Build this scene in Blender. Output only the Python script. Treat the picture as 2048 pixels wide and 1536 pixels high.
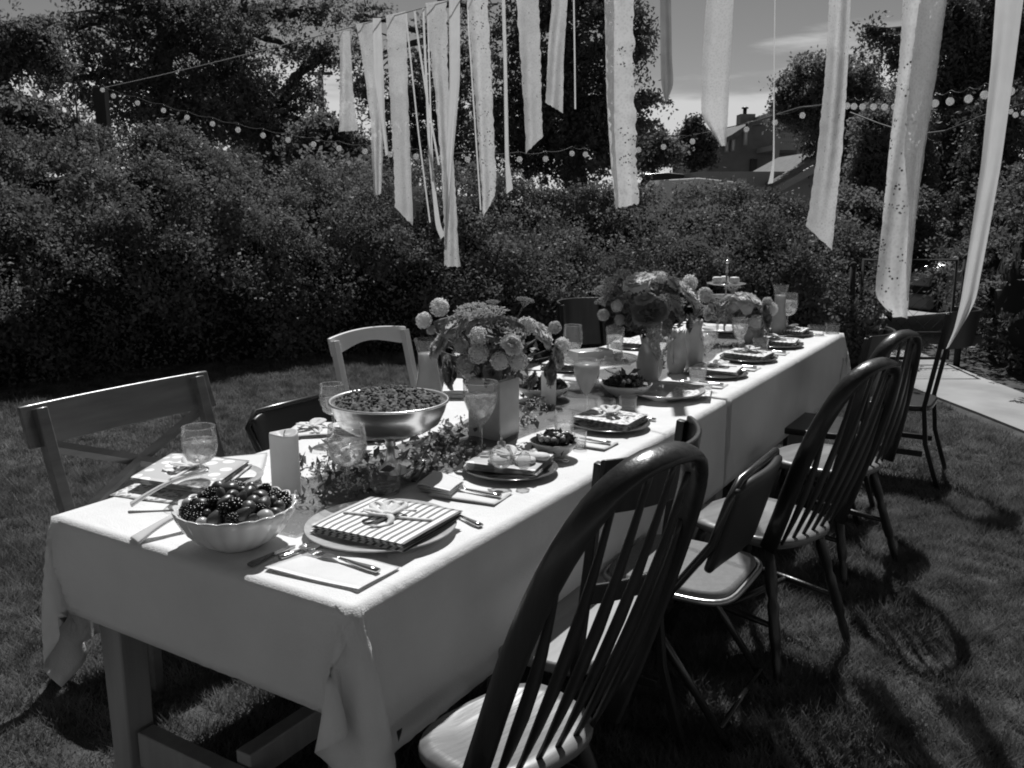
import bpy, math, random
import numpy as np
from mathutils import Vector, Matrix, Quaternion
sc = bpy.context.scene
for o in list(bpy.data.objects): bpy.data.objects.remove(o)
C = sc.collection
R = math.radians
random.seed(7)
rng = np.random.default_rng(11)

# ------------------------------------------------------------ camera, sky, sun
F, CX, CY, H, PITCH = 1800.0, 1024.0, 768.0, 1.54, R(11.56)
cd = bpy.data.cameras.new('camera'); cam = bpy.data.objects.new('camera', cd); C.objects.link(cam)
cam.location = (0, 0, H); cam.rotation_euler = (R(90) - PITCH, 0, 0)
cd.sensor_width = 36; cd.lens = 36 * F / 2048; cd.clip_start = .05; cd.clip_end = 2000
sc.camera = cam

SUN_AZ, SUN_EL = R(4.6), R(54)
w_ = bpy.data.worlds.new('World'); sc.world = w_; w_.use_nodes = True
nt = w_.node_tree; N = nt.nodes; Lk = nt.links; N.clear()
sky = N.new('ShaderNodeTexSky'); sky.sky_type = 'NISHITA'; sky.sun_disc = False
sky.sun_elevation = SUN_EL; sky.sun_rotation = SUN_AZ; sky.air_density = 1.0; sky.dust_density = .3
sep = N.new('ShaderNodeSeparateColor'); Lk.new(sky.outputs[0], sep.inputs[0])      # black and white film behind a red filter
tc = N.new('ShaderNodeTexCoord'); mp = N.new('ShaderNodeMapping'); mp.inputs['Scale'].default_value = (1.6, 1.6, 11)
Lk.new(tc.outputs['Generated'], mp.inputs[0])
nz = N.new('ShaderNodeTexNoise'); nz.inputs['Scale'].default_value = 1.7; nz.inputs['Detail'].default_value = 7; nz.inputs['Roughness'].default_value = .55
Lk.new(mp.outputs[0], nz.inputs['Vector'])
sx = N.new('ShaderNodeSeparateXYZ'); Lk.new(tc.outputs['Generated'], sx.inputs[0])
hr = N.new('ShaderNodeMapRange'); hr.inputs['From Min'].default_value = .02; hr.inputs['From Max'].default_value = .20
hr.inputs['To Min'].default_value = .50; hr.inputs['To Max'].default_value = -.22
Lk.new(sx.outputs['Z'], hr.inputs['Value'])
ad = N.new('ShaderNodeMath'); ad.operation = 'ADD'; Lk.new(nz.outputs[0], ad.inputs[0]); Lk.new(hr.outputs[0], ad.inputs[1])
cr = N.new('ShaderNodeMapRange'); cr.inputs['From Min'].default_value = .50; cr.inputs['From Max'].default_value = .66; cr.interpolation_type = 'SMOOTHSTEP'
Lk.new(ad.outputs[0], cr.inputs['Value'])
mx = N.new('ShaderNodeMix'); mx.data_type = 'FLOAT'
SKY_STR = .056
mx.inputs[3].default_value = .62 / SKY_STR                                              # cloud radiance
mr = N.new('ShaderNodeMath'); mr.operation = 'MULTIPLY'; mr.inputs[1].default_value = 1.0
Lk.new(sep.outputs[0], mr.inputs[0])
Lk.new(cr.outputs[0], mx.inputs[0]); Lk.new(mr.outputs[0], mx.inputs[2])
bg = N.new('ShaderNodeBackground'); bg.inputs[1].default_value = SKY_STR
Lk.new(mx.outputs[0], bg.inputs[0])
wo = N.new('ShaderNodeOutputWorld'); Lk.new(bg.outputs[0], wo.inputs[0])

sd = bpy.data.lights.new('sun', 'SUN'); sd.energy = 5.0; sd.angle = R(.55); sd.color = (1, 1, 1)
sun = bpy.data.objects.new('sun', sd); C.objects.link(sun)
sdir = Vector((math.sin(SUN_AZ) * math.cos(SUN_EL), math.cos(SUN_AZ) * math.cos(SUN_EL), math.sin(SUN_EL)))
sun.rotation_euler = (-sdir).to_track_quat('-Z', 'Y').to_euler(); sun.location = (0, 4, 12)
vs = sc.view_settings; vs.view_transform = 'Standard'; vs.look = 'None'; vs.exposure = 0; vs.gamma = 1; vs.use_curve_mapping = False
sc.render.engine = 'CYCLES'
sc.cycles.pixel_filter_type = 'BLACKMAN_HARRIS'; sc.cycles.filter_width = 1.9

# ------------------------------------------------------------ pixel <-> world
def ray(u, v):
    x = (u - CX) / F; y = (v - CY) / F
    return Vector((x, math.cos(PITCH) - y * math.sin(PITCH), -math.sin(PITCH) - y * math.cos(PITCH)))
def at_z(u, v, z):
    d = ray(u, v); t = (z - H) / d.z
    return Vector((d.x * t, d.y * t, z))
def at_y(u, v, Y):
    d = ray(u, v); t = Y / d.y
    return Vector((d.x * t, Y, H + d.z * t))
def proj(p):
    dy = p[1] * math.cos(PITCH) - (p[2] - H) * math.sin(PITCH)
    dz = -p[1] * math.sin(PITCH) - (p[2] - H) * math.cos(PITCH)
    return CX + F * p[0] / dy, CY + F * dz / dy
ZT = .76
O = at_z(705, 1220, ZT); EA = R(58.2)
E_ = Vector((math.cos(EA), math.sin(EA), 0)); W_ = Vector((-E_.y, E_.x, 0))
def T(s, w, z=0): return Vector((O.x, O.y, 0)) + E_ * s + W_ * w + Vector((0, 0, z))
def P(u, v, z=ZT): return at_z(u, v, z)

# ------------------------------------------------------------ mesh helpers
class MB:
    def __init__(s): s.v = []; s.f = []
    def add(s, vs, fs, M=None):
        o = len(s.v)
        s.v += [tuple(M @ Vector(p)) for p in vs] if M else [tuple(p) for p in vs]
        s.f += [tuple(i + o for i in f) for f in fs]; return s
    def box(s, c, d, M=None, tp=1.0):
        x, y, z = c; a, b, h = d[0] / 2, d[1] / 2, d[2] / 2
        vs = [(x - a * tp, y - b * tp, z - h), (x + a * tp, y - b * tp, z - h), (x + a * tp, y + b * tp, z - h), (x - a * tp, y + b * tp, z - h),
              (x - a, y - b, z + h), (x + a, y - b, z + h), (x + a, y + b, z + h), (x - a, y + b, z + h)]
        return s.add(vs, [(0, 3, 2, 1), (4, 5, 6, 7), (0, 1, 5, 4), (1, 2, 6, 5), (2, 3, 7, 6), (3, 0, 4, 7)], M)
    def tube(s, pts, r, n=8, flat=1.0, up=None, M=None):
        pts = [Vector(p) for p in pts]; m = len(pts)
        if not hasattr(r, '__len__'): r = [r] * m
        if not hasattr(flat, '__len__'): flat = [flat] * m
        vs = []; prev = Vector(up) if up else None
        for i, p in enumerate(pts):
            t = (pts[min(i + 1, m - 1)] - pts[max(i - 1, 0)])
            t = t.normalized() if t.length > 1e-9 else Vector((0, 0, 1))
            if prev is None: prev = Vector((1, 0, 0)) if abs(t.x) < .8 else Vector((0, 1, 0))
            a = prev - t * prev.dot(t)
            if a.length < 1e-5: a = t.orthogonal()
            a.normalize(); b = t.cross(a)
            if not up: prev = a
            for k in range(n):
                q = 2 * math.pi * k / n
                vs.append(p + a * (math.cos(q) * r[i] * flat[i]) + b * (math.sin(q) * r[i]))
        fs = [(i * n + k, i * n + (k + 1) % n, (i + 1) * n + (k + 1) % n, (i + 1) * n + k) for i in range(m - 1) for k in range(n)]
        fs += [tuple(range(n - 1, -1, -1)), tuple(range((m - 1) * n, m * n))]
        return s.add(vs, fs, M)
    def lathe(s, prof, n=28, c=(0, 0, 0), wob=None, M=None):
        vs = []
        for i, (r, z) in enumerate(prof):
            for k in range(n):
                q = 2 * math.pi * k / n; rr = max(r, 1e-4); zz = z
                if wob: rr, zz = wob(i, q, rr, zz)
                vs.append((c[0] + rr * math.cos(q), c[1] + rr * math.sin(q), c[2] + zz))
        fs = [(i * n + k, i * n + (k + 1) % n, (i + 1) * n + (k + 1) % n, (i + 1) * n + k) for i in range(len(prof) - 1) for k in range(n)]
        return s.add(vs, fs, M)
    def grid(s, fn, nu, nv, M=None):
        vs = [fn(i / nu, j / nv) for j in range(nv + 1) for i in range(nu + 1)]
        fs = [(j * (nu + 1) + i, j * (nu + 1) + i + 1, (j + 1) * (nu + 1) + i + 1, (j + 1) * (nu + 1) + i) for j in range(nv) for i in range(nu)]
        return s.add(vs, fs, M)
    def ball(s, c, r, nu=10, nv=7, M=None):
        if not hasattr(r, '__len__'): r = (r, r, r)
        vs = [(c[0], c[1], c[2] - r[2])]
        for j in range(1, nv):
            a = math.pi * j / nv
            vs += [(c[0] + r[0] * math.sin(a) * math.cos(2 * math.pi * i / nu), c[1] + r[1] * math.sin(a) * math.sin(2 * math.pi * i / nu), c[2] - r[2] * math.cos(a)) for i in range(nu)]
        vs.append((c[0], c[1], c[2] + r[2])); fs = []
        for i in range(nu): fs.append((0, 1 + (i + 1) % nu, 1 + i))
        for j in range(nv - 2):
            for i in range(nu): fs.append((1 + j * nu + i, 1 + j * nu + (i + 1) % nu, 1 + (j + 1) * nu + (i + 1) % nu, 1 + (j + 1) * nu + i))
        b = 1 + (nv - 2) * nu; t = len(vs) - 1
        for i in range(nu): fs.append((b + i, b + (i + 1) % nu, t))
        return s.add(vs, fs, M)
    def quadbox(s, c4, z0, z1, M=None):                       # slab over four ground points
        vs = [(p[0], p[1], z0) for p in c4] + [(p[0], p[1], z1) for p in c4]
        return s.add(vs, [(3, 2, 1, 0), (4, 5, 6, 7), (0, 1, 5, 4), (1, 2, 6, 5), (2, 3, 7, 6), (3, 0, 4, 7)], M)
    def prism(s, outline, z0, z1, M=None):
        n = len(outline)
        vs = [(x, y, z0) for x, y in outline] + [(x, y, z1) for x, y in outline]
        return s.add(vs, [tuple(range(n - 1, -1, -1)), tuple(range(n, 2 * n))] + [(i, (i + 1) % n, n + (i + 1) % n, n + i) for i in range(n)], M)
    def obj(s, name, m, parent=None, smooth=True, bevel=0, solid=0, sub=0):
        me = bpy.data.meshes.new(name); me.from_pydata(s.v, [], s.f); me.validate()
        if smooth: me.polygons.foreach_set('use_smooth', [True] * len(me.polygons))
        o = bpy.data.objects.new(name, me); C.objects.link(o); me.materials.append(m)
        if parent: o.parent = parent
        if solid:
            q = o.modifiers.new('solid', 'SOLIDIFY'); q.thickness = solid; q.offset = 0
        if bevel:
            q = o.modifiers.new('bevel', 'BEVEL'); q.width = bevel; q.segments = 2; q.limit_method = 'ANGLE'; q.angle_limit = R(40)
            me.polygons.foreach_set('use_smooth', [True] * len(me.polygons))
            try: me.set_sharp_from_angle(angle=R(50))
            except Exception: pass
        if sub:
            q = o.modifiers.new('sub', 'SUBSURF'); q.levels = sub; q.render_levels = sub
        return o
def np_mesh(name, V, Q, m, parent=None, smooth=False):        # V (n,3); Q (k,3 or 4) ints
    k = Q.shape[1]; me = bpy.data.meshes.new(name)
    me.vertices.add(len(V)); me.vertices.foreach_set('co', np.ascontiguousarray(V, dtype=np.float32).ravel())
    me.loops.add(Q.size); me.loops.foreach_set('vertex_index', np.ascontiguousarray(Q, dtype=np.int32).ravel())
    me.polygons.add(len(Q)); me.polygons.foreach_set('loop_start', np.arange(0, Q.size, k, dtype=np.int32))
    me.update(calc_edges=True)
    if smooth: me.polygons.foreach_set('use_smooth', [True] * len(Q))
    me.materials.append(m)
    o = bpy.data.objects.new(name, me); C.objects.link(o)
    if parent: o.parent = parent
    return o
def thing(name, label, cat, loc=(0, 0, 0), rz=0, group=None):
    o = bpy.data.objects.new(name, None); C.objects.link(o); o.empty_display_size = .05
    o.location = loc; o.rotation_euler = (0, 0, rz); o['label'] = label; o['category'] = cat
    if group: o['group'] = group
    return o
def tag(o, label=None, cat=None, group=None, kind=None):
    if label: o['label'] = label
    if cat: o['category'] = cat
    if group: o['group'] = group
    if kind: o['kind'] = kind
    return o
def dup(root, loc, rz, label, group=None, scale=None, tilt=None):
    r = root.copy(); C.objects.link(r); r.location = loc; r.rotation_euler = (tilt[0] if tilt else 0, tilt[1] if tilt else 0, rz); r['label'] = label
    if group: r['group'] = group
    if scale: r.scale = (scale,) * 3 if not hasattr(scale, '__len__') else scale
    for ch in list(root.children):
        c = ch.copy(); C.objects.link(c); c.parent = r
        for g in list(ch.children):
            d = g.copy(); C.objects.link(d); d.parent = c
    return r

# ------------------------------------------------------------ materials (all grey: a black and white world)
def mat(name, g, rough=.6, var=0, vs=8, bump=0, bs=60, spec=.4, metal=0, trans=0, coords='Object', stretch=None, coat=0, sss=0):
    m = bpy.data.materials.new(name); m.use_nodes = True; n = m.node_tree.nodes; l = m.node_tree.links
    b = n['Principled BSDF']; b.inputs['Base Color'].default_value = (g, g, g, 1); b.inputs['Roughness'].default_value = rough
    b.inputs['Metallic'].default_value = metal; b.inputs['Specular IOR Level'].default_value = spec
    if coat: b.inputs['Coat Weight'].default_value = coat; b.inputs['Coat Roughness'].default_value = .12
    if sss: b.inputs['Subsurface Weight'].default_value = sss; b.inputs['Subsurface Radius'].default_value = (.02, .02, .02)
    if var or bump:
        t = n.new('ShaderNodeTexCoord'); mpp = n.new('ShaderNodeMapping'); l.new(t.outputs[coords], mpp.inputs[0])
        if stretch: mpp.inputs['Scale'].default_value = stretch
    col = None
    if var:
        z = n.new('ShaderNodeTexNoise'); z.inputs['Scale'].default_value = vs; z.inputs['Detail'].default_value = 5; l.new(mpp.outputs[0], z.inputs['Vector'])
        r = n.new('ShaderNodeMapRange'); r.inputs['From Min'].default_value = .3; r.inputs['From Max'].default_value = .7
        r.inputs['To Min'].default_value = g * (1 - var); r.inputs['To Max'].default_value = g * (1 + var); l.new(z.outputs[0], r.inputs['Value'])
        l.new(r.outputs[0], b.inputs['Base Color']); col = r.outputs[0]
    if bump:
        z = n.new('ShaderNodeTexNoise'); z.inputs['Scale'].default_value = bs; z.inputs['Detail'].default_value = 4; l.new(mpp.outputs[0], z.inputs['Vector'])
        q = n.new('ShaderNodeBump'); q.inputs['Strength'].default_value = bump; q.inputs['Distance'].default_value = .004; l.new(z.outputs[0], q.inputs['Height'])
        l.new(q.outputs[0], b.inputs['Normal'])
    if trans:
        tr = n.new('ShaderNodeBsdfTranslucent'); tr.inputs[0].default_value = (g, g, g, 1)
        if col: l.new(col, tr.inputs[0])
        ms = n.new('ShaderNodeMixShader'); ms.inputs[0].default_value = trans
        out = n['Material Output']; l.new(b.outputs[0], ms.inputs[1]); l.new(tr.outputs[0], ms.inputs[2]); l.new(ms.outputs[0], out.inputs[0])
    return m
def thin_glass(name, tint=.975, rough=.02, base=.045, ior=1.30):
    m = bpy.data.materials.new(name); m.use_nodes = True; n = m.node_tree.nodes; l = m.node_tree.links; n.clear()
    tr = n.new('ShaderNodeBsdfTransparent'); tr.inputs[0].default_value = (tint, tint, tint, 1)
    gl = n.new('ShaderNodeBsdfGlossy'); gl.inputs['Roughness'].default_value = rough
    df = n.new('ShaderNodeBsdfTranslucent'); df.inputs[0].default_value = (.85, .85, .85, 1)
    d2 = n.new('ShaderNodeBsdfDiffuse'); d2.inputs[0].default_value = (.85, .85, .85, 1)
    a2 = n.new('ShaderNodeMixShader'); a2.inputs[0].default_value = .5
    fr = n.new('ShaderNodeFresnel'); fr.inputs[0].default_value = ior
    cl = n.new('ShaderNodeMath'); cl.operation = 'MINIMUM'; cl.inputs[1].default_value = .6
    m0 = n.new('ShaderNodeMixShader'); m0.inputs[0].default_value = base
    ms = n.new('ShaderNodeMixShader'); out = n.new('ShaderNodeOutputMaterial')
    l.new(df.outputs[0], a2.inputs[1]); l.new(d2.outputs[0], a2.inputs[2])
    l.new(tr.outputs[0], m0.inputs[1]); l.new(a2.outputs[0], m0.inputs[2]); l.new(fr.outputs[0], cl.inputs[0])
    l.new(cl.outputs[0], ms.inputs[0]); l.new(m0.outputs[0], ms.inputs[1]); l.new(gl.outputs[0], ms.inputs[2]); l.new(ms.outputs[0], out.inputs[0])
    return m
def lace(name, g=.8, hole=.35, scale=55, trans=.45, sheer=.12, ring=True):
    m = bpy.data.materials.new(name); m.use_nodes = True; n = m.node_tree.nodes; l = m.node_tree.links; n.clear()
    t = n.new('ShaderNodeTexCoord'); geo = t.outputs['Object']
    z = n.new('ShaderNodeTexNoise'); z.inputs['Scale'].default_value = 9; z.inputs['Detail'].default_value = 3; l.new(geo, z.inputs['Vector'])
    v = n.new('ShaderNodeTexVoronoi'); v.inputs['Scale'].default_value = scale; l.new(geo, v.inputs['Vector'])
    v2 = n.new('ShaderNodeTexVoronoi'); v2.inputs['Scale'].default_value = scale * .22; v2.feature = 'F1'; l.new(geo, v2.inputs['Vector'])
    # flower eyelets: small dots, only inside larger rosettes
    lt = n.new('ShaderNodeMath'); lt.operation = 'LESS_THAN'; lt.inputs[1].default_value = .30; l.new(v.outputs['Distance'], lt.inputs[0])
    l2 = n.new('ShaderNodeMath'); l2.operation = 'LESS_THAN'; l2.inputs[1].default_value = hole; l.new(v2.outputs['Distance'], l2.inputs[0])
    hm = n.new('ShaderNodeMath'); hm.operation = 'MULTIPLY'; l.new(lt.outputs[0], hm.inputs[0]); l.new(l2.outputs[0], hm.inputs[1])
    sh = n.new('ShaderNodeMapRange'); sh.inputs['From Min'].default_value = .35; sh.inputs['From Max'].default_value = .65
    sh.inputs['To Min'].default_value = sheer * .6; sh.inputs['To Max'].default_value = sheer * 1.4; l.new(z.outputs[0], sh.inputs['Value'])
    mxx = n.new('ShaderNodeMath'); mxx.operation = 'MAXIMUM'; l.new(hm.outputs[0], mxx.inputs[0]); l.new(sh.outputs[0], mxx.inputs[1])
    r = n.new('ShaderNodeMapRange'); r.inputs['From Min'].default_value = 0; r.inputs['From Max'].default_value = .6
    r.inputs['To Min'].default_value = g * .80; r.inputs['To Max'].default_value = g; l.new(v.outputs['Distance'], r.inputs['Value'])
    d = n.new('ShaderNodeBsdfDiffuse'); l.new(r.outputs[0], d.inputs[0])
    tl = n.new('ShaderNodeBsdfTranslucent'); l.new(r.outputs[0], tl.inputs[0])
    bp = n.new('ShaderNodeBump'); bp.inputs['Strength'].default_value = .35; bp.inputs['Distance'].default_value = .004; l.new(v2.outputs['Distance'], bp.inputs['Height'])
    l.new(bp.outputs[0], d.inputs['Normal'])
    ms = n.new('ShaderNodeMixShader'); ms.inputs[0].default_value = trans; l.new(d.outputs[0], ms.inputs[1]); l.new(tl.outputs[0], ms.inputs[2])
    tp = n.new('ShaderNodeBsdfTransparent'); m3 = n.new('ShaderNodeMixShader'); l.new(mxx.outputs[0], m3.inputs[0]); l.new(ms.outputs[0], m3.inputs[1]); l.new(tp.outputs[0], m3.inputs[2])
    out = n.new('ShaderNodeOutputMaterial'); l.new(m3.outputs[0], out.inputs[0])
    return m
def striped(name, a, b, count, axis=0, duty=.45):
    m = mat(name, a, .85); n = m.node_tree.nodes; l = m.node_tree.links
    t = n.new('ShaderNodeTexCoord'); s = n.new('ShaderNodeSeparateXYZ'); l.new(t.outputs['Generated'], s.inputs[0])
    mu = n.new('ShaderNodeMath'); mu.operation = 'MULTIPLY'; mu.inputs[1].default_value = count; l.new(s.outputs[axis], mu.inputs[0])
    fr = n.new('ShaderNodeMath'); fr.operation = 'FRACT'; l.new(mu.outputs[0], fr.inputs[0])
    g = n.new('ShaderNodeMath'); g.operation = 'LESS_THAN'; g.inputs[1].default_value = duty; l.new(fr.outputs[0], g.inputs[0])
    r = n.new('ShaderNodeMapRange'); r.inputs['To Min'].default_value = a; r.inputs['To Max'].default_value = b; l.new(g.outputs[0], r.inputs['Value'])
    l.new(r.outputs[0], n['Principled BSDF'].inputs['Base Color']); return m
def patterned(name, a, b, scale, thr=.45):
    m = mat(name, a, .85); n = m.node_tree.nodes; l = m.node_tree.links
    t = n.new('ShaderNodeTexCoord'); v = n.new('ShaderNodeTexVoronoi'); v.inputs['Scale'].default_value = scale; l.new(t.outputs['Object'], v.inputs['Vector'])
    g = n.new('ShaderNodeMath'); g.operation = 'LESS_THAN'; g.inputs[1].default_value = thr; l.new(v.outputs['Distance'], g.inputs[0])
    r = n.new('ShaderNodeMapRange'); r.inputs['To Min'].default_value = a; r.inputs['To Max'].default_value = b; l.new(g.outputs[0], r.inputs['Value'])
    l.new(r.outputs[0], n['Principled BSDF'].inputs['Base Color']); return m

M = {}
M['cloth'] = mat('tablecloth linen', .78, .95, var=.05, vs=5, bump=.5, bs=260, spec=.1, trans=.10)
def wrinkle(m):
    n = m.node_tree.nodes; l = m.node_tree.links; t = n.new('ShaderNodeTexCoord')
    z = n.new('ShaderNodeTexNoise'); z.inputs['Scale'].default_value = 6; z.inputs['Detail'].default_value = 3; z.inputs['Distortion'].default_value = 1.2; l.new(t.outputs['Object'], z.inputs['Vector'])
    q = n.new('ShaderNodeBump'); q.inputs['Strength'].default_value = .3; q.inputs['Distance'].default_value = .02; l.new(z.outputs[0], q.inputs['Height'])
    for k in n:
        if k.bl_idname == 'ShaderNodeBump' and k != q: l.new(q.outputs[0], k.inputs['Normal'])
wrinkle(M['cloth'])
M['grass'] = mat('grass blades', .16, .42, var=.6, vs=7, spec=.45, trans=.35)
M['soil'] = mat('lawn soil', .05, .95, var=.45, vs=9, bump=.8, bs=40)
M['leaf'] = mat('hedge leaves', .16, .6, var=.5, vs=2.6, spec=.18, trans=.34)
M['leafd'] = mat('dark tree leaves', .15, .6, var=.45, vs=.8, spec=.2, trans=.6)
M['leafm'] = mat('mid tree leaves', .15, .6, var=.4, vs=.9, spec=.2, trans=.6)
M['conif'] = mat('conifer foliage', .09, .6, var=.4, vs=2, spec=.25, trans=.35)
M['core'] = mat('foliage core shade', .008, .95, var=.3, vs=6)  # near black: the shade deep inside the foliage, put into the colour
M['bark'] = mat('bark', .05, .9, var=.35, vs=5, bump=.6, bs=20, stretch=(1, 1, .2))
M['conc'] = mat('concrete', .29, .9, var=.3, vs=1.6, bump=.5, bs=45)
M['road'] = mat('alley paving', .30, .9, var=.15, vs=1.5, bump=.3, bs=40)
M['ground'] = mat('far ground', .05, .95, var=.3, vs=.5)
M['post'] = mat('weathered post', .028, .9, var=.3, vs=12, bump=.4, bs=30, stretch=(1, 1, .1))
M['woodd'] = mat('dark stained wood', .018, .34, var=.4, vs=9, bump=.25, bs=30, spec=.4, stretch=(3, 3, .4), coat=.08)
M['woodm'] = mat('oak wood', .12, .32, var=.25, vs=8, bump=.12, bs=26, spec=.5, stretch=(.5, 4, 4), coat=.25)
M['woods'] = mat('worn seat wood', .16, .4, var=.3, vs=6, bump=.15, bs=22, stretch=(.6, 5, 1), coat=.2)
M['seatp'] = mat('pale worn seat', .30, .4, var=.2, vs=6, bump=.12, bs=22, stretch=(.6, 5, 1), coat=.2)
M['woodw'] = mat('pale painted wood', .64, .4, var=.06, vs=9, bump=.08, bs=40, spec=.5)
M['leg'] = mat('table leg wood', .30, .6, var=.12, vs=7, bump=.2, bs=25, stretch=(4, 4, .4))
M['metal'] = mat('steel tube', .45, .3, metal=.9)
M['dmetal'] = mat('dark enamelled tube', .025, .25, spec=.6)
M['vinyl'] = mat('dark vinyl pad', .02, .4, bump=.1, bs=120)
M['pad'] = mat('grey seat fabric', .19, .9, var=.1, vs=60, bump=.3, bs=300)
M['silver'] = mat('silver plate', .85, .28, metal=1, var=.06, vs=6)
M['cutlery'] = mat('cutlery steel', .7, .18, metal=1)
M['glass'] = thin_glass('clear glass')
M['glassd'] = thin_glass('thick clear glass', .9, .04, .18, 1.35)
M['frost'] = mat('frosted glass', .62, .35, trans=.5, spec=.5)
M['bulb'] = mat('opal bulb glass', .90, .12, trans=.62, spec=.8)
def water_mat():
    m = thin_glass('iced water', .93, .04, .22, 1.3); n = m.node_tree.nodes; l = m.node_tree.links
    t = n.new('ShaderNodeTexCoord'); z = n.new('ShaderNodeTexNoise'); z.inputs['Scale'].default_value = 55; z.inputs['Detail'].default_value = 4; l.new(t.outputs['Object'], z.inputs['Vector'])
    r = n.new('ShaderNodeMapRange'); r.inputs['From Min'].default_value = .35; r.inputs['From Max'].default_value = .7; r.inputs['To Min'].default_value = .06; r.inputs['To Max'].default_value = .50
    l.new(z.outputs[0], r.inputs['Value'])
    for q in n:
        if q.bl_idname == 'ShaderNodeMixShader' and q.inputs[0].default_value == .22 or (q.bl_idname == 'ShaderNodeMixShader' and not q.inputs[0].is_linked and abs(q.inputs[0].default_value - .22) < .01): l.new(r.outputs[0], q.inputs[0])
    bp = n.new('ShaderNodeBump'); bp.inputs['Strength'].default_value = .6; bp.inputs['Distance'].default_value = .004; l.new(z.outputs[0], bp.inputs['Height'])
    for q in n:
        if q.bl_idname == 'ShaderNodeBsdfGlossy': l.new(bp.outputs[0], q.inputs['Normal'])
    return m
M['water'] = water_mat()
M['juice'] = mat('cloudy juice', .5, .3, var=.05, vs=30, trans=.5, sss=0)
M['wax'] = mat('candle wax', .74, .45, var=.04, vs=20, bump=.1, bs=80, trans=.35)
M['porc'] = mat('white porcelain', .72, .18, var=.03, vs=10, spec=.6, coat=.3)
M['porcg'] = mat('grey glazed pottery', .52, .3, var=.08, vs=18, spec=.5, coat=.2, trans=.25)
M['plate'] = mat('pressed glass plate', .62, .12, var=.12, vs=50, spec=.7, coat=.5, trans=.25)
M['dplate'] = mat('dark plate', .10, .15, var=.1, vs=40, spec=.7, coat=.5)
M['white'] = mat('white cotton', .78, .9, var=.03, vs=30, bump=.3, bs=300, trans=.15)
M['stripe'] = striped('striped cotton', .76, .16, 13, 1, .38)
M['check'] = patterned('printed cotton', .70, .30, 60, .42)
M['leafprint'] = patterned('large printed cotton', .46, .76, 22, .38)
M['lace'] = lace('white lace', .76, .20, 110, .40, .14)
M['eyelet'] = lace('eyelet lace', .78, .40, 75, .42, .08)
M['sheer'] = lace('sheer lace', .76, .18, 110, .42, .17)
M['satin'] = mat('satin ribbon', .72, .6, var=.05, vs=14, trans=.42)
M['grey ribbon'] = mat('grey tulle', .30, .7, var=.1, vs=14, trans=.3)
M['gauze'] = lace('grey gauze runner', .20, .30, 160, .2, .25)
M['twine'] = mat('twine', .5, .9)
M['wire'] = mat('string light wire', .06, .7)
M['berryd'] = mat('dark berry', .010, .3, spec=.4)
M['berrym'] = mat('red berry', .06, .35, var=.3, vs=30, spec=.5, bump=.2, bs=220)
M['melon'] = mat('pale fruit', .36, .35, var=.12, vs=30, spec=.5, coat=.3)
M['crumb'] = mat('baked crumble', .085, .8, var=.9, vs=70, bump=1.0, bs=150)
M['salad'] = mat('dark salad leaves', .04, .3, var=.5, vs=30, spec=.6, trans=.2)
M['bread'] = mat('bread', .55, .8, var=.12, vs=40, bump=.4, bs=150)
M['cake'] = mat('iced cake', .66, .6, var=.12, vs=30, bump=.4, bs=90)
M['petl'] = mat('pale petals', .74, .7, var=.14, vs=40, trans=.45)
M['petm'] = mat('mid petals', .52, .7, var=.18, vs=40, trans=.45)
M['petd'] = mat('dark petals', .26, .6, var=.2, vs=40, trans=.45)
M['green'] = mat('bouquet greenery', .11, .45, var=.3, vs=20, spec=.5, trans=.3)
M['babyb'] = mat('tiny white blossoms', .62, .8, trans=.3)
M['roof'] = mat('shingle roof', .14, .9, var=.25, vs=6, bump=.5, bs=14)
M['housew'] = mat('brown siding', .19, .8, var=.15, vs=2, bump=.3, bs=10)
M['paleroof'] = mat('pale metal roof', .30, .6, var=.08, vs=1)
M['trimw'] = mat('painted trim', .30, .6)
M['win'] = mat('window glass', .30, .08, spec=.8)
M['carbody'] = mat('dark car paint', .03, .2, spec=.6, coat=.8)
M['carlight'] = mat('white car paint', .7, .25, spec=.6, coat=.6)
M['wind'] = mat('windscreen glass', .30, .10, spec=.9, coat=1)
M['rubber'] = mat('tyre rubber', .015, .8)
M['black'] = mat('black plastic', .012, .35)

# ------------------------------------------------------------ cheap geometry by numpy
def leaf_mesh(name, cen, L, wd, m, parent=None, up=0.0, nbias=None, bias=0.0):
    n = len(cen); d = rng.normal(size=(n, 3)); d[:, 2] = d[:, 2] * (1 - up * .6) + up * .4
    d /= np.linalg.norm(d, axis=1)[:, None]
    q = rng.normal(size=(n, 3))
    if nbias is not None: q = q * (1 - bias) + np.cross(d, np.asarray(nbias)[None, :] if np.ndim(nbias) == 1 else nbias) * bias * 2
    s = np.cross(d, q); s /= np.linalg.norm(s, axis=1)[:, None] + 1e-9; nn = np.cross(d, s)
    L = (L * rng.uniform(.6, 1.3, n))[:, None]; w = L * wd
    V = np.empty((n, 4, 3)); V[:, 0] = cen - d * L / 2; V[:, 1] = cen + s * w / 2 + nn * L * .1; V[:, 2] = cen + d * L / 2; V[:, 3] = cen - s * w / 2 + nn * L * .1
    Q = np.arange(n * 4).reshape(n, 4)
    o = np_mesh(name, V.reshape(-1, 3), Q, m, parent); o['kind'] = 'stuff'
    return o
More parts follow.
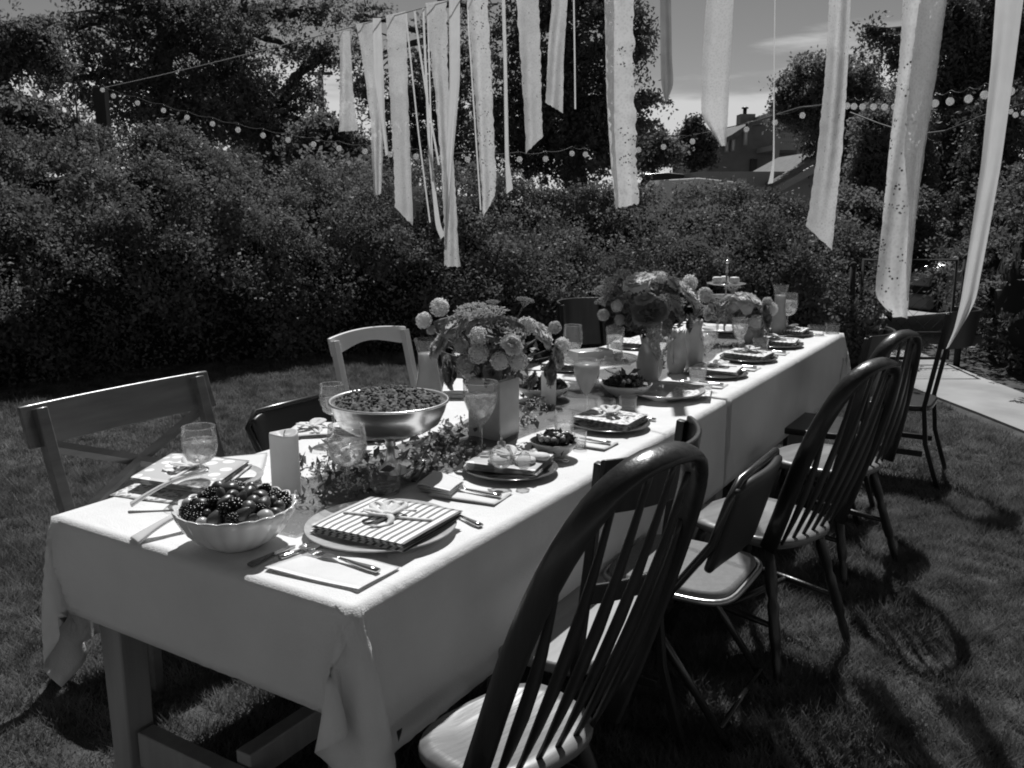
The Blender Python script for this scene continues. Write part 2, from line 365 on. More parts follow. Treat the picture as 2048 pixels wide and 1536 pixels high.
def clumps(blobs, ncl, per, spread, hollow=.3):
    out = []; vol = np.array([b[3] * b[4] * b[5] for b in blobs]) ** (2 / 3); pr = vol / vol.sum()
    for b, k in zip(blobs, np.maximum(3, (pr * ncl).astype(int))):
        d = rng.normal(size=(k, 3)); d /= np.linalg.norm(d, axis=1)[:, None]
        lob = 1 + .28 * np.sin(d[:, 0] * 5 + b[0] * 3) * np.sin(d[:, 2] * 6 + b[2] * 5) + .15 * np.sin(d[:, 1] * 11 + d[:, 2] * 9 + b[0])
        rr = rng.uniform(hollow, 1.12, k) ** .6 * lob
        c = np.array(b[:3]) + d * rr[:, None] * np.array(b[3:6])
        sp = spread * rng.uniform(.35, 1.3, k)
        ax = d + rng.normal(size=(k, 3)) * .7; ax[:, 2] *= .5; ax /= np.linalg.norm(ax, axis=1)[:, None]
        tt = rng.uniform(-1, 1, (k, per, 1)) * sp[:, None, None] * 2.0
        pts = c[:, None, :] + ax[:, None, :] * tt + rng.normal(size=(k, per, 3)) * (sp * .42)[:, None, None]
        pts[:, :, 2] -= (tt[:, :, 0] ** 2) * .35 / (spread + 1e-6) * .6
        out.append(pts.reshape(-1, 3))
    return np.concatenate(out)
def blob(u, v, ru, rv, Y, dr=None):                        # a crown mass given where it stands in the view, at its own distance
    c = at_y(u, v, Y); k = Y / F
    return (c.x, c.y, c.z, ru * k, dr or (ru * k + rv * k) / 2, rv * k)

# ------------------------------------------------------------ ground, path
def sheet(name, pts, z, m):
    o = MB().add([(x, y, z) for x, y in pts], [tuple(range(len(pts)))]).obj(name, m, smooth=False); o['kind'] = 'structure'; return o
sheet('ground', [(-400, -40), (400, -40), (400, 800), (-400, 800)], 0, M['ground'])
sheet('lawn', [(-12, -2), (7, -2), (7, 10), (-12, 10)], .004, M['soil'])
PATH = [(3.22, 9.4), (3.28, 7.6), (3.40, 6.4), (3.50, 5.0), (3.7, 3.0), (4.1, .5), (5.3, .5), (4.95, 3.0), (4.42, 5.2), (4.1, 6.6), (4.12, 8.0), (4.15, 9.4)]
o = MB().prism(PATH[::-1], .0, .022).obj('path', M['conc'], smooth=False); o['kind'] = 'structure'
sheet('alley', [(1.8, 9.4), (12, 9.4), (14, 17), (1.8, 17)], .012, M['road'])

# hedge footprint: (x, y) of its front foot along its length, ridge height, depth
HP = [(-5.6, 3.6, 2.50, 2.4), (-5.1, 5.2, 2.46, 2.3), (-4.35, 6.7, 2.36, 2.2), (-3.3, 7.9, 2.12, 2.1), (-2.0, 8.55, 1.94, 2.0), (-.8, 8.9, 1.76, 2.0), (.5, 9.1, 1.66, 1.8),
      (1.6, 9.1, 1.64, 1.7), (2.5, 8.7, 1.45, 1.5), (3.0, 8.3, 1.05, 1.1), (3.22, 8.1, .70, .8)]
HPa = np.array(HP)
seg = np.linalg.norm(np.diff(HPa[:, :2], axis=0), axis=1); cum = np.concatenate([[0], np.cumsum(seg)])
def hedge_pt(a, q, jit=None):
    """a: 0..1 along, q: 0..1 up the face then over the top, then down the back"""
    L = a * cum[-1]; x = np.interp(L, cum, HPa[:, 0]); y = np.interp(L, cum, HPa[:, 1]); h = np.interp(L, cum, HPa[:, 2]); dp = np.interp(L, cum, HPa[:, 3])
    x2 = np.interp(L + .3, cum, HPa[:, 0]) - np.interp(L - .3, cum, HPa[:, 0]); y2 = np.interp(L + .3, cum, HPa[:, 1]) - np.interp(L - .3, cum, HPa[:, 1])
    ln = np.hypot(x2, y2) + 1e-9; nx, ny = -y2 / ln, x2 / ln              # away from the camera
    off = np.interp(q, [0, .3, .5, .75, .9, 1], [.10, 0, .26, .85, 1, 1]); hh = np.interp(q, [0, .3, .5, .75, .9, 1], [0, .38, .66, 1, .95, .6])
    lump = .12 * np.sin(L * 2.3 + 3 * q) + .12 * np.sin(L * 4.3 + 7 * q + 1) * np.sin(L * 1.7 + 11 * q) + .10 * np.sin(L * 1.1 - 9 * q) + .09 * np.sin(L * 8.7 + q * 13) * np.sin(L * 3.1 - q * 21)
    o_ = off * dp - lump * 1.3 * np.minimum(1, q * 4) * (q < .8)
    return np.stack([x + nx * o_, y + ny * o_, hh * h * (1 + .35 * lump * (q > .5) * (dp / 2))], -1)
hedge = thing('hedge', 'long leafy hedge curving round the lawn behind the table', 'hedge')
na, nq = 120, 22
A_, Q_ = np.meshgrid(np.linspace(0, 1, na), np.linspace(0, 1, nq), indexing='ij')
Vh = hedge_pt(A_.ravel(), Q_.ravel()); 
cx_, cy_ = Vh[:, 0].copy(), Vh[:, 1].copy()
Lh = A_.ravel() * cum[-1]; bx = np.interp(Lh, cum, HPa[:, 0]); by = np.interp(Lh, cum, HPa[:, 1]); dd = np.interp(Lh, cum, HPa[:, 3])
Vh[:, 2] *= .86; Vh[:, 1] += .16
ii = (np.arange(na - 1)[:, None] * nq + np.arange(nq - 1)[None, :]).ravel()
np_mesh('shade_core', Vh, np.stack([ii, ii + 1, ii + nq + 1, ii + nq], 1), M['core'], hedge, True)  # closed dark sheet that blocks see-through and stands for the hedge's inner shade
nL = 330000
a = rng.uniform(0, 1, nL); q = rng.beta(1.4, 1.15, nL) * .93
ncl = 15000
ca = np.concatenate([rng.uniform(0, 1, 9000), rng.uniform(0, .52, 6000)]); cq = np.concatenate([rng.uniform(.02, .93, 9000), rng.uniform(.42, .93, 6000)])
cl = hedge_pt(ca, cq) + rng.normal(size=(ncl, 3)) * [.05, .05, .05]
from mathutils import noise as mn
keep = np.array([mn.noise(Vector(p) * 2.1) + .55 * mn.noise(Vector(p) * 5.2) > -.12 for p in cl]); cl = cl[keep]; ncl = len(cl)
per = 32
cen = (cl[:, None, :] + rng.normal(size=(ncl, per, 3)) * rng.uniform(.03, .075, ncl)[:, None, None]).reshape(-1, 3)
k2 = 45000
cen2 = hedge_pt(rng.uniform(0, 1, k2), rng.uniform(0, .93, k2)) + rng.normal(size=(k2, 3)) * .05
sprig = hedge_pt(rng.uniform(0, 1, 600), rng.uniform(.6, .92, 600))
spr = (sprig[:, None, :] + np.linspace(0, 1, 14)[None, :, None] * np.array([0, -.03, .14]) + rng.normal(size=(600, 14, 3)) * .015).reshape(-1, 3)
cen = np.concatenate([cen, cen2, spr]); cen[:, 2] = np.abs(cen[:, 2])
leaf_mesh('foliage', cen, .040 * rng.uniform(.6, 1.35, len(cen)), .55, M['leaf'], hedge, nbias=(0, -.5, .8), bias=.25)

# right hand bank of shrubs beside the path
def shrub(name, label, cat, blobs, ncl, per, spread, leaf, m, parent_core=True, hollow=.5, trunk=None):
    c0 = blobs[0]; t = thing(name, label, cat, (0, 0, 0))
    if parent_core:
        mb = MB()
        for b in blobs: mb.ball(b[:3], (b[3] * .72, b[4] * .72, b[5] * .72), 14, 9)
        mb.obj('shade_core', M['core'], t)  # solid dark balls standing for the shade inside the shrub
    leaf_mesh('foliage', clumps(blobs, ncl, per, spread, hollow), leaf, .5, m, t)
    return t
shrub('shrub_bank', 'tall dark leafy bank on the right of the path', 'hedge',
      [(4.95, 8.0, .75, .75, 1.1, 1.1), (5.0, 6.6, .8, .7, 1.0, 1.1), (5.7, 7.4, 1.3, 1.0, 1.3, 1.0), (5.3, 9.0, .9, .9, .9, 1.15), (5.5, 5.2, .7, .7, 1.0, .95), (6.3, 8.6, 1.3, 1.2, 1.2, 1.0)], 2600, 34, .07, .05, M['leaf'])

# grass
def grass_field():
    def dens(n, x0, x1, y0, y1, h, wd):
        x = rng.uniform(x0, x1, n); y = rng.uniform(y0, y1, n)
        keep = ~((x > 3.3) & (y < 9.4))
        u = F * x / np.maximum(y * .98, .1) + CX
        keep &= (u > -160) & (u < 2210)
        return x[keep], y[keep], h, wd
    parts = [dens(330000, .1, 3.5, 1.1, 4.5, .048, .0042), dens(150000, .1, 3.5, 4.5, 8.6, .05, .006), dens(250000, -3.6, -.1, 1.0, 5.0, .05, .0044),
             dens(200000, -5, .5, 5.0, 9.0, .04, .006)]
    Vs = []
    for x, y, h, wd in parts:
        n = len(x); patch = .78 + .30 * np.sin(x * 3.1 + 1.3 * np.sin(y * 2.3)) * np.sin(y * 2.7 + x) + .38 * np.sin(x * 17 + 3 * np.sin(y * 5)) * np.sin(y * 19 + 2 * np.sin(x * 6)) 
        hh = h * rng.uniform(.4, 1.35, n) * patch; ang = rng.uniform(0, 2 * np.pi, n); la = rng.uniform(0, 2 * np.pi, n); ln = hh * rng.uniform(.2, 1.3, n)
        V = np.empty((n, 3, 3)); w = wd * rng.uniform(.6, 1.3, n)
        V[:, 0] = np.stack([x - np.cos(ang) * w / 2, y - np.sin(ang) * w / 2, np.full(n, .003)], 1)
        V[:, 1] = np.stack([x + np.cos(ang) * w / 2, y + np.sin(ang) * w / 2, np.full(n, .003)], 1)
        V[:, 2] = np.stack([x + np.cos(la) * ln, y + np.sin(la) * ln, hh + .004], 1); Vs.append(V)
    V = np.concatenate(Vs).reshape(-1, 3)
    o = np_mesh('grass', V, np.arange(len(V)).reshape(-1, 3), M['grass']); o['kind'] = 'stuff'; o['label'] = 'short mown lawn grass round the table'; o['category'] = 'grass'
grass_field()

# ------------------------------------------------------------ trees
def limb(mb, a, b, r0, r1, wob=.1, n=7):
    a, b = Vector(a), Vector(b); L = (b - a).length; pts = []
    for i in range(n):
        t = i / (n - 1); j = wob * L * math.sin(math.pi * t) * .5
        pts.append(a.lerp(b, t) + Vector((random.uniform(-j, j), random.uniform(-j, j), random.uniform(-j, j) * .4 + math.sin(t * math.pi) * L * .04)))
    mb.tube(pts, [r0 + (r1 - r0) * i / (n - 1) for i in range(n)], 7); return pts
def tree(label, base, top, blobs, ncl, per, spread, leaf, m, r=.2, name='tree', cat='tree', group=None, twigs=3):
    t = thing(name, label, cat, (0, 0, 0), 0, group)
    mb = MB(); pts = limb(mb, base, top, r, r * .35, .08, 9); mb.obj('trunk', M['bark'], t)
    for b in blobs:
        p = min(pts[2:-1], key=lambda q: (q - Vector(b[:3])).length + (3 if q.z > b[2] + .5 else 0)); mb = MB()
        ls = limb(mb, p, b[:3], r * .38, r * .12, .12)
        for k in range(twigs):
            d = Vector((random.uniform(-1, 1) * b[3], random.uniform(-1, 1) * b[4], random.uniform(-.8, 1) * b[5]))
            limb(mb, ls[random.randint(3, 6)], Vector(b[:3]) + d, r * .12, r * .03, .15, 5)
        mb.obj('branch', M['bark'], t)
    leaf_mesh('foliage', clumps(blobs, ncl, per, spread), leaf, .55, m, t)
    return t
def B(Y, *l): return [blob(u, v, ru, rv, Y + dy) for (u, v, ru, rv, dy) in l]
def at_g(u, Y): return Vector((at_y(u, 400, Y).x, Y, 0))

tree('big dark tree filling the upper left behind the hedge', at_g(330, 15), at_y(330, -60, 15),
     B(15, (300, 40, 110, 70, 0), (400, 110, 120, 80, .5), (210, 130, 70, 45, 0), (300, 190, 100, 55, -.5), (430, 30, 110, 50, 0), (150, 60, 50, 35, 0), (190, 200, 40, 28, 0), (390, 230, 110, 50, 0),
       (460, 200, 80, 60, .5), (330, 255, 90, 40, 0), (250, -30, 90, 40, 0), (120, 160, 50, 25, 0)), 900, 44, .16, .075, M['leafd'], .26)
tree('leafy boughs reaching in at the far left edge', at_g(-130, 13), at_y(-100, -40, 13),
     B(13, (10, 85, 75, 35, 0), (60, 60, 45, 25, 0), (40, 110, 60, 28, 0), (-20, 140, 50, 40, 0), (110, 120, 40, 25, 0), (-10, 190, 30, 30, 0)), 260, 44, .13, .07, M['leafd'], .2)
tree('leaning tree with a bare trunk left of the ribbons', at_g(585, 16), at_y(425, -90, 16),
     B(16, (540, 235, 75, 70, 0), (600, 190, 45, 30, 0), (640, 120, 40, 22, 0), (560, 20, 45, 22, 0), (650, 20, 45, 30, 0), (480, 150, 50, 50, 0), (440, 70, 45, 50, 0), (590, 100, 30, 24, 0), (660, 95, 24, 12, 0), (500, 255, 90, 40, 0), (620, 255, 60, 28, 0)), 430, 44, .16, .075, M['leafd'], .24)
tree('low pale leafy bush peeping over the hedge far left', at_g(60, 12), at_y(60, 220, 12), B(12, (40, 222, 70, 30, 0), (105, 250, 50, 30, 0), (10, 260, 70, 40, 0), (150, 285, 50, 25, 0), (60, 310, 110, 40, 0)), 420, 40, .14, .08, M['leafm'], .08, 'bush', 'bush')
tree('rounded bush below the utility pole', at_g(650, 14), at_y(650, 260, 14), B(14, (650, 275, 50, 40, 0), (620, 300, 50, 35, 0), (690, 300, 40, 40, 0), (660, 345, 60, 30, -2)), 260, 46, .14, .08, M['leafm'], .08, 'bush', 'bush')
tree('tall tree behind the middle ribbons', at_g(1140, 17), at_y(1130, -120, 17),
     B(17, (1150, 30, 90, 40, 0), (1040, 60, 55, 40, 0), (1180, 120, 100, 50, 0), (1080, 160, 90, 60, 0), (1210, 200, 70, 45, 0), (1150, 250, 130, 55, 0), (1030, 240, 80, 60, 0), (1240, 20, 55, 22, 0),
       (1260, 95, 50, 14, 0), (1275, 200, 55, 16, 0), (1265, 245, 45, 10, 0), (1130, 310, 150, 50, 0), (1100, -30, 120, 40, 0), (1285, 60, 30, 14, 0)), 1200, 44, .17, .08, M['conif'], .28)
tree('narrow tree behind the left ribbons', at_g(900, 18), at_y(880, -60, 18),
     B(18, (860, 150, 70, 50, 0), (920, 220, 70, 60, 0), (820, 240, 60, 60, 0), (720, 130, 25, 70, 0), (760, 200, 40, 50, 0), (950, 120, 45, 50, 0), (880, 60, 45, 28, 0), (900, 300, 120, 50, 0), (800, 310, 60, 40, 0), (960, 20, 40, 30, 0), (730, 30, 35, 30, 0)), 520, 44, .16, .08, M['leafd'], .2)
tree('broad rounded tree beside the far house', at_g(1650, 24), at_y(1650, 130, 24),
     B(24, (1640, 165, 65, 45, 0), (1600, 205, 45, 45, 0), (1705, 190, 45, 60, 0), (1572, 215, 24, 26, 0), (1670, 235, 70, 40, 0), (1690, 290, 60, 60, 0), (1770, 220, 60, 45, 0)), 1300, 44, .18, .10, M['leafm'], .22)
tree('small dark pine left of the far house', at_g(1388, 30), at_y(1388, 235, 30), B(30, (1388, 262, 22, 20, 0), (1375, 285, 22, 14, 0), (1405, 285, 26, 22, 0), (1390, 310, 34, 18, 0)), 300, 40, .16, .12, M['conif'], .15)
tree('low round tree over the parked cars', at_g(1310, 28), at_y(1310, 275, 28), B(28, (1300, 290, 38, 22, 0), (1335, 305, 30, 18, 0), (1290, 315, 40, 20, 0), (1275, 280, 18, 20, 0)), 300, 40, .16, .11, M['leafm'], .12)
tree('tall dark tree at the right edge', at_g(2000, 13), at_y(1990, -80, 13),
     B(13, (1960, 30, 90, 45, 0), (2040, 60, 60, 60, 0), (1930, 100, 70, 50, 0), (2010, 150, 80, 60, 0), (1900, 180, 50, 40, 0), (1960, 230, 90, 50, 0), (1900, 40, 40, 30, 0), (1780, 78, 45, 12, 0), (1800, 110, 18, 10, 0), (1790, 130, 16, 10, 0), (1750, 60, 22, 8, 0), (2050, 220, 60, 60, 0)), 1200, 44, .13, .062, M['conif'], .25)
for k, (u, v, ru, rv, Y, lb) in enumerate([(1740, 340, 50, 95, 11.5, 'dark drooping shrub directly right of the garage roof'), (1815, 350, 55, 110, 12, 'dark drooping shrub behind the eyelet lace panel'),
      (1900, 330, 50, 85, 12.5, 'drooping vine covered shrub left of the satin ribbon'), (1985, 330, 70, 120, 10.5, 'dark drooping shrub behind the satin ribbon')]):
    c = at_y(u, v, Y); k_ = Y / F
    bl = [(c.x, c.y, c.z + (j - 2) * rv * k_ * .42, ru * k_ * (1.0 - .13 * j), ru * k_ * .9, rv * k_ * .36) for j in range(5)]
    shrub('shrub', lb, 'shrub', bl, 420, 46, .085, .055, M['leafm'] if k != 3 else M['conif'], hollow=.6)
bl = B(10.5, (1720, 440, 70, 50, 0), (1790, 430, 60, 45, .5), (1900, 420, 60, 30, 1.8))
shrub('shrub', 'low shrub mass between hedge end and the parked car', 'shrub', bl[:2], 420, 46, .09, .055, M['leafm'], hollow=.6)
# bare sapling at the left
t = thing('sapling', 'thin bare sapling beside the wooden post', 'tree'); mb = MB(); b0 = at_g(152, 11)
pts = limb(mb, b0, at_y(150, 180, 11), .03, .008, .05); 
for k in range(12): limb(mb, pts[random.randint(3, 6)], at_y(150 + random.uniform(-45, 25), random.uniform(150, 240), 11), .008, .002, .2, 5)
mb.obj('trunk', M['bark'], t)

# ------------------------------------------------------------ posts, poles, lines
PY = 9.9
ptop = at_y(201, 175, PY)
t = thing('clothesline_post', 'thick dark wooden post rising behind the hedge on the left', 'post', (ptop.x, PY, 0))
MB().box((0, 0, ptop.z / 2), (.115, .115, ptop.z)).obj('timber', M['post'], t, bevel=.006)
mb = MB(); mb.tube([(0, 0, ptop.z - .02), (.03, -.06, ptop.z + .07), (.06, -.02, ptop.z + .09)], .006); mb.obj('hook', M['dmetal'], t)
for (u, v0, v1, Y, lb) in [(640, 140, 420, 34, 'slender utility pole seen left of the ribbons')]:
    a_ = at_y(u, v0, Y); t = thing('utility_pole', lb, 'pole', (a_.x, Y, 0)); MB().tube([(0, 0, 0), (0, 0, a_.z)], [.13, .10]).obj('pole', M['bark'], t)
    MB().box((0, 0, a_.z - .12), (.9, .1, .1)).obj('crossarm', M['bark'], t)
LA, LB = Vector((ptop.x + .04, PY, ptop.z)), Vector((3.1, 1.55, 2.74))
def lineA(u):
    r = (u - 1024) / F / 1.055; dx, dy = LB.x - LA.x, LB.y - LA.y
    t = (r * LA.y - LA.x) / (dx - r * dy); return LA.lerp(LB, t) + Vector((0, 0, -.28 * t * (1 - t)))
mb = MB(); mb.tube([LA.lerp(LB, k / 40) + Vector((0, 0, -.28 * (k / 40) * (1 - k / 40))) for k in range(41)], .0035, 6)
tag(mb.obj('clothesline', M['twine']), 'thin twine line carrying the lace strips from the wooden post', 'line')

# ribbons: rows of (uLeft, vLeft, uRight, vRight) from top to bottom
def ribbon(label, rows, m, dy=0, fold=.018, nf=1.6, frag=0.0, cat='lace strip', name='lace_strip', solid=0, group='lace and ribbon strips hanging from the line', top=True):
    rows = [list(map(float, r)) for r in rows]
    u0 = (rows[0][0] + rows[0][2]) / 2; lp = lineA(u0); Y = lp.y + dy
    if top:
        for _ in range(4):
            a_, b_ = rows[0], rows[1]; lp = lineA((rows[0][0] + rows[0][2]) / 2); vl = proj((lp.x, lp.y, lp.z))[1]
            vl = min(vl, rows[0][1] - 4); k = (vl - a_[1]) / (b_[1] - a_[1] + 1e-6)
            if rows[0][1] > -30 or k > -.02: break
            break
        nr = [a_[0] + (b_[0] - a_[0]) * max(k, -2) * .6, vl, a_[2] + (b_[2] - a_[2]) * max(k, -2) * .6, vl]
        Y = lineA((nr[0] + nr[2]) / 2).y + dy
        if vl < rows[0][1] - 5: rows = [nr] + rows
    # resample
    vc = [(r[1] + r[3]) / 2 for r in rows]; n = max(8, int((vc[-1] - vc[0]) / 9)); R_ = np.array(rows)
    vs_ = np.linspace(vc[0], vc[-1], n + 1); rr = np.stack([np.interp(vs_, vc, R_[:, k]) for k in range(4)], 1)
    ker = np.array([.25, .5, .25])
    for k in (0, 2):
        for _ in range(3): rr[1:-1, k] = .25 * rr[:-2, k] + .5 * rr[1:-1, k] + .25 * rr[2:, k]
    nu = 10; ph = random.uniform(0, 6); px = random.uniform(-1, 1)
    vs = []
    for j in range(n + 1):
        L_, R2 = (rr[j, 0], rr[j, 1]), (rr[j, 2], rr[j, 3])
        wdt = abs(R2[0] - L_[0])
        eL = random.uniform(-1, 1) * frag * wdt; eR = random.uniform(-1, 1) * frag * wdt
        for i in range(nu + 1):
            f = i / nu; u = (L_[0] + eL) * (1 - f) + (R2[0] + eR) * f; v = L_[1] * (1 - f) + R2[1] * f
            if j == n: v += random.uniform(-1, 1) * frag * 60
            amp = fold * min(1, .3 + 1.4 * j / n)
            yy = Y + amp * math.sin(f * math.pi * nf + ph + j * .03 * px * 3) + amp * .5 * math.sin(f * 9 + j * .05 + ph)
            vs.append(at_y(u, v, yy))
    fs = [(j * (nu + 1) + i, j * (nu + 1) + i + 1, (j + 1) * (nu + 1) + i + 1, (j + 1) * (nu + 1) + i) for j in range(n) for i in range(nu)]
    o = MB().add(vs, fs).obj(name, m, None, True, solid=solid)
    return tag(o, label, cat, group)
rb = ribbon
rb('shortest lace strip, leftmost on the line, flared at its hem', [(680, 62, 700, 62), (680, 180, 706, 180), (678, 264, 716, 262)], M['lace'], frag=.03)
rb('wavy lace strip second from the left, thinning into a dark tip', [(712, 48, 746, 42), (728, 140, 764, 140), (742, 250, 768, 250), (744, 330, 765, 330), (748, 392, 762, 388)], M['sheer'], .0, .03, frag=.02)
rb('narrow bright ribbon twisting over the second lace strip', [(745, 36, 762, 36), (748, 160, 768, 160), (762, 240, 770, 240), (771, 312, 777, 308)], M['satin'], -.05, .01, name='ribbon', cat='ribbon')
rb('broad straight lace strip cut to a slant, third from the left', [(772, 30, 812, 22), (780, 200, 816, 200), (788, 340, 822, 340), (790, 412, 826, 452)], M['lace'], 0, .015, frag=.03)
for k, (ua, ub, vb, wd, lb) in enumerate([(814, 860, 445, 3, 'slack thin string hanging just right of the slanted lace strip'), (832, 878, 330, 4, 'thin cord ending above the hedge, second of the loose strings'), (856, 866, 355, 3, 'thin straight string nearest the longest lace strip')]):
    rb(lb, [(ua - wd / 2, 50, ua + wd / 2, 50), (ua + (ub - ua) * .5 - wd / 2, 50 + (vb - 50) * .55, ua + (ub - ua) * .5 + wd / 2, 50 + (vb - 50) * .55), (ub - wd / 2, vb, ub + wd / 2, vb)], M['satin'], .03, .0, name='string', cat='string')
rb('slim curling ribbon with a bent tail below the loose strings', [(846, 60, 850, 60), (856, 300, 862, 300), (866, 400, 874, 400), (872, 462, 882, 456), (882, 478, 890, 470)], M['satin'], -.02, .0, name='ribbon', cat='ribbon')
rb('longest lace strip of the left group, reaching lowest over the hedge', [(850, 6, 892, 0), (866, 150, 896, 150), (880, 300, 906, 300), (888, 440, 914, 440), (889, 532, 920, 534)], M['lace'], 0, .02, frag=.05)
rb('smooth bright ribbon crossing in front of the longest lace strip', [(898, 14, 920, 20), (899, 160, 920, 160), (893, 320, 906, 320), (889, 500, 893, 500)], M['satin'], -.06, .01, name='ribbon', cat='ribbon')
rb('lace strip with a pointed hem between longest strip and a thin ribbon', [(934, -5, 975, -5), (945, 130, 982, 130), (955, 260, 988, 260), (962, 360, 992, 360), (966, 436, 990, 392)], M['eyelet'], 0, .025, frag=.04)
rb('narrow string along the left edge of the pointed lace strip', [(936, 60, 939, 60), (948, 240, 951, 240), (960, 420, 963, 420)], M['satin'], -.03, 0, name='string', cat='string')
rb('narrow plain ribbon with a kicked out tail in front of tall tree', [(1003, -5, 1010, -5), (1007, 130, 1014, 130), (1010, 320, 1018, 320), (1013, 388, 1026, 378)], M['satin'], 0, .004, name='ribbon', cat='ribbon')
rb('lace strip with a torn curved hem in front of the tall tree', [(1032, -5, 1078, -5), (1040, 100, 1081, 100), (1047, 200, 1083, 200), (1052, 308, 1086, 272)], M['lace'], 0, .02, frag=.04)
rb('short lace strip that narrows upward and sweeps left at its hem', [(1104, -5, 1136, -5), (1096, 100, 1128, 100), (1091, 205, 1126, 226)], M['sheer'], 0, .025, frag=.02)
rb('single thin string between the short and the frayed lace strips', [(1146, -5, 1149, -5), (1148, 120, 1151, 120), (1149, 218, 1152, 218)], M['satin'], 0, 0, name='string', cat='string')
rb('wide layered lace strip with a frayed double hem at picture centre', [(1211, -5, 1266, -5), (1215, 150, 1268, 150), (1222, 300, 1272, 300), (1230, 415, 1276, 408)], M['eyelet'], 0, .02, 2, frag=.07)
rb('edge layer hanging behind the wide frayed lace strip', [(1209, -5, 1228, -5), (1213, 200, 1228, 200), (1222, 330, 1236, 330), (1232, 418, 1240, 412)], M['sheer'], .06, .01, frag=.03)
rb('short grey tulle strip with a pointed tip against the sky', [(1320, -5, 1342, -5), (1321, 120, 1344, 120), (1322, 170, 1348, 172), (1330, 203, 1333, 203)], M['grey ribbon'], .4, .01, name='ribbon', cat='ribbon')
rb('embroidered tulle strip with a slanted hem beside the far house', [(1413, -5, 1468, -5), (1404, 130, 1460, 130), (1402, 232, 1456, 232), (1442, 292, 1452, 292)], M['sheer'], 0, .02, frag=.01)
rb('hair thin cord ending in a small tassel before the far house', [(1549, -5, 1551, -5), (1547, 160, 1549, 160), (1546, 320, 1549, 320), (1540, 352, 1548, 350), (1536, 368, 1546, 366)], M['satin'], .3, 0, name='string', cat='string')
rb('long lace strip left of the eyelet panel with a slanted hem', [(1659, -5, 1702, -5), (1650, 150, 1695, 150), (1635, 300, 1685, 300), (1618, 420, 1672, 420), (1612, 452, 1664, 500)], M['lace'], 0, .03, 1.6, frag=.02)
rb('widest eyelet lace panel with punched flowers, hanging low before the gate', [(1806, -5, 1890, -5), (1798, 130, 1874, 130), (1778, 300, 1846, 300), (1764, 450, 1829, 450), (1749, 592, 1817, 600), (1776, 622, 1815, 638)], M['eyelet'], 0, .045, 1.7, frag=.01)
rb('sheer outer layer over the widest eyelet panel', [(1840, -5, 1894, -5), (1822, 130, 1876, 130), (1808, 300, 1850, 300), (1818, 420, 1834, 420), (1812, 540, 1822, 540), (1814, 600, 1817, 600)], M['sheer'], -.05, .02, frag=.02)
rb('plain satin ribbon, rightmost, its tail curling to a point', [(1994, -40, 2052, -40), (1982, 130, 2030, 130), (1962, 330, 2002, 330), (1940, 480, 1975, 480), (1922, 600, 1952, 600), (1908, 660, 1926, 650), (1892, 698, 1898, 694)], M['satin'], 0, .012, 1, name='ribbon', cat='ribbon')

# string lights
t = thing('string_lights', 'long strand of round opal bulbs swagged from the wooden post across the garden', 'string lights')
st1 = [(205, 180, 9.8), (227, 192, 9.6), (275, 206, 9.3), (327, 221, 9.0), (374, 235, 8.8), (425, 248, 8.6), (476, 260, 8.4), (526, 271, 8.2), (576, 280, 8.0), (627, 289, 7.9), (678, 297, 7.8), (730, 303, 7.7), (780, 309, 7.6),
       (832, 313, 7.6), (883, 315, 7.5), (935, 319, 7.5), (1039, 319, 7.6), (1091, 318, 7.7), (1144, 307, 8.2), (1171, 309, 8.2)]
st2 = [(1277, 300, 8.0), (1327, 294, 7.9), (1385, 283, 7.8), (1493, 259, 7.4), (1550, 245, 7.0), (1605, 231, 6.8), (1694, 212, 6.4), (1708, 213, 6.4), (1725, 214, 6.3), (1747, 214, 6.3), (1769, 214, 6.3), (1789, 214, 6.2), (1846, 209, 5.8), (1870, 207, 5.4), (1900, 203, 5.2), (1937, 198, 5.1), (1969, 190, 5.0), (2021, 183, 4.9)]
st3 = [(2021, 223, 7.5), (2031, 230, 7.5), (2048, 226, 7.5), (1850, 232, 9.5)]
bulbm = MB(); bulbm.lathe([(.0, -.026), (.009, -.0245), (.0185, -.018), (.0245, -.008), (.026, .001), (.0235, .012), (.0165, .021), (.010, .025), (.0095, .028)], 16)
sockm = MB(); sockm.lathe([(.0105, .026), (.0115, .03), (.0115, .052), (.006, .058), (.0, .058)], 10)
bo = bulbm.obj('bulb', M['bulb'], t); so = sockm.obj('socket', M['black'], bo)
first = True; 
for st in (st1, st2, st3):
    wp = []
    for (u, v, Y) in st:
        p = at_y(u, v, Y); 
        if first: b_ = bo; first = False
        else:
            b_ = bo.copy(); C.objects.link(b_); b_.parent = t; s_ = so.copy(); C.objects.link(s_); s_.parent = b_
        b_.location = p; b_.scale = (.92 if u < 1400 else .84,) * 3; wp.append(p + Vector((0, 0, .06)))
    if st is not st3:
        mb = MB(); fine = []
        for i in range(len(wp) - 1):
            for k in range(4): 
                f = k / 4; q_ = wp[i].lerp(wp[i + 1], f); q_.z -= .02 * math.sin(math.pi * f); fine.append(q_)
        fine.append(wp[-1]); mb.tube(fine, .0025, 5); mb.obj('cable', M['wire'], t)
mb = MB(); pa = [at_y(1277, 268, 20), at_y(1380, 272, 20), at_y(1500, 245, 14), at_y(1600, 215, 9), at_y(1690, 205, 7)]
mb.tube([p for p in pa], .008, 5); tag(mb.obj('cable', M['wire']), 'overhead cable running past the far house roof to the right', 'cable')
mb = MB(); mb.tube([at_y(1700, 225, 7.2), at_y(1760, 248, 7.0), at_y(1830, 270, 6.6), at_y(1890, 262, 6.2), at_y(1965, 232, 5.8), at_y(2060, 205, 5.4)], .006, 5)
tag(mb.obj('cable', M['wire']), 'slack cable sagging behind the widest lace panel', 'cable')

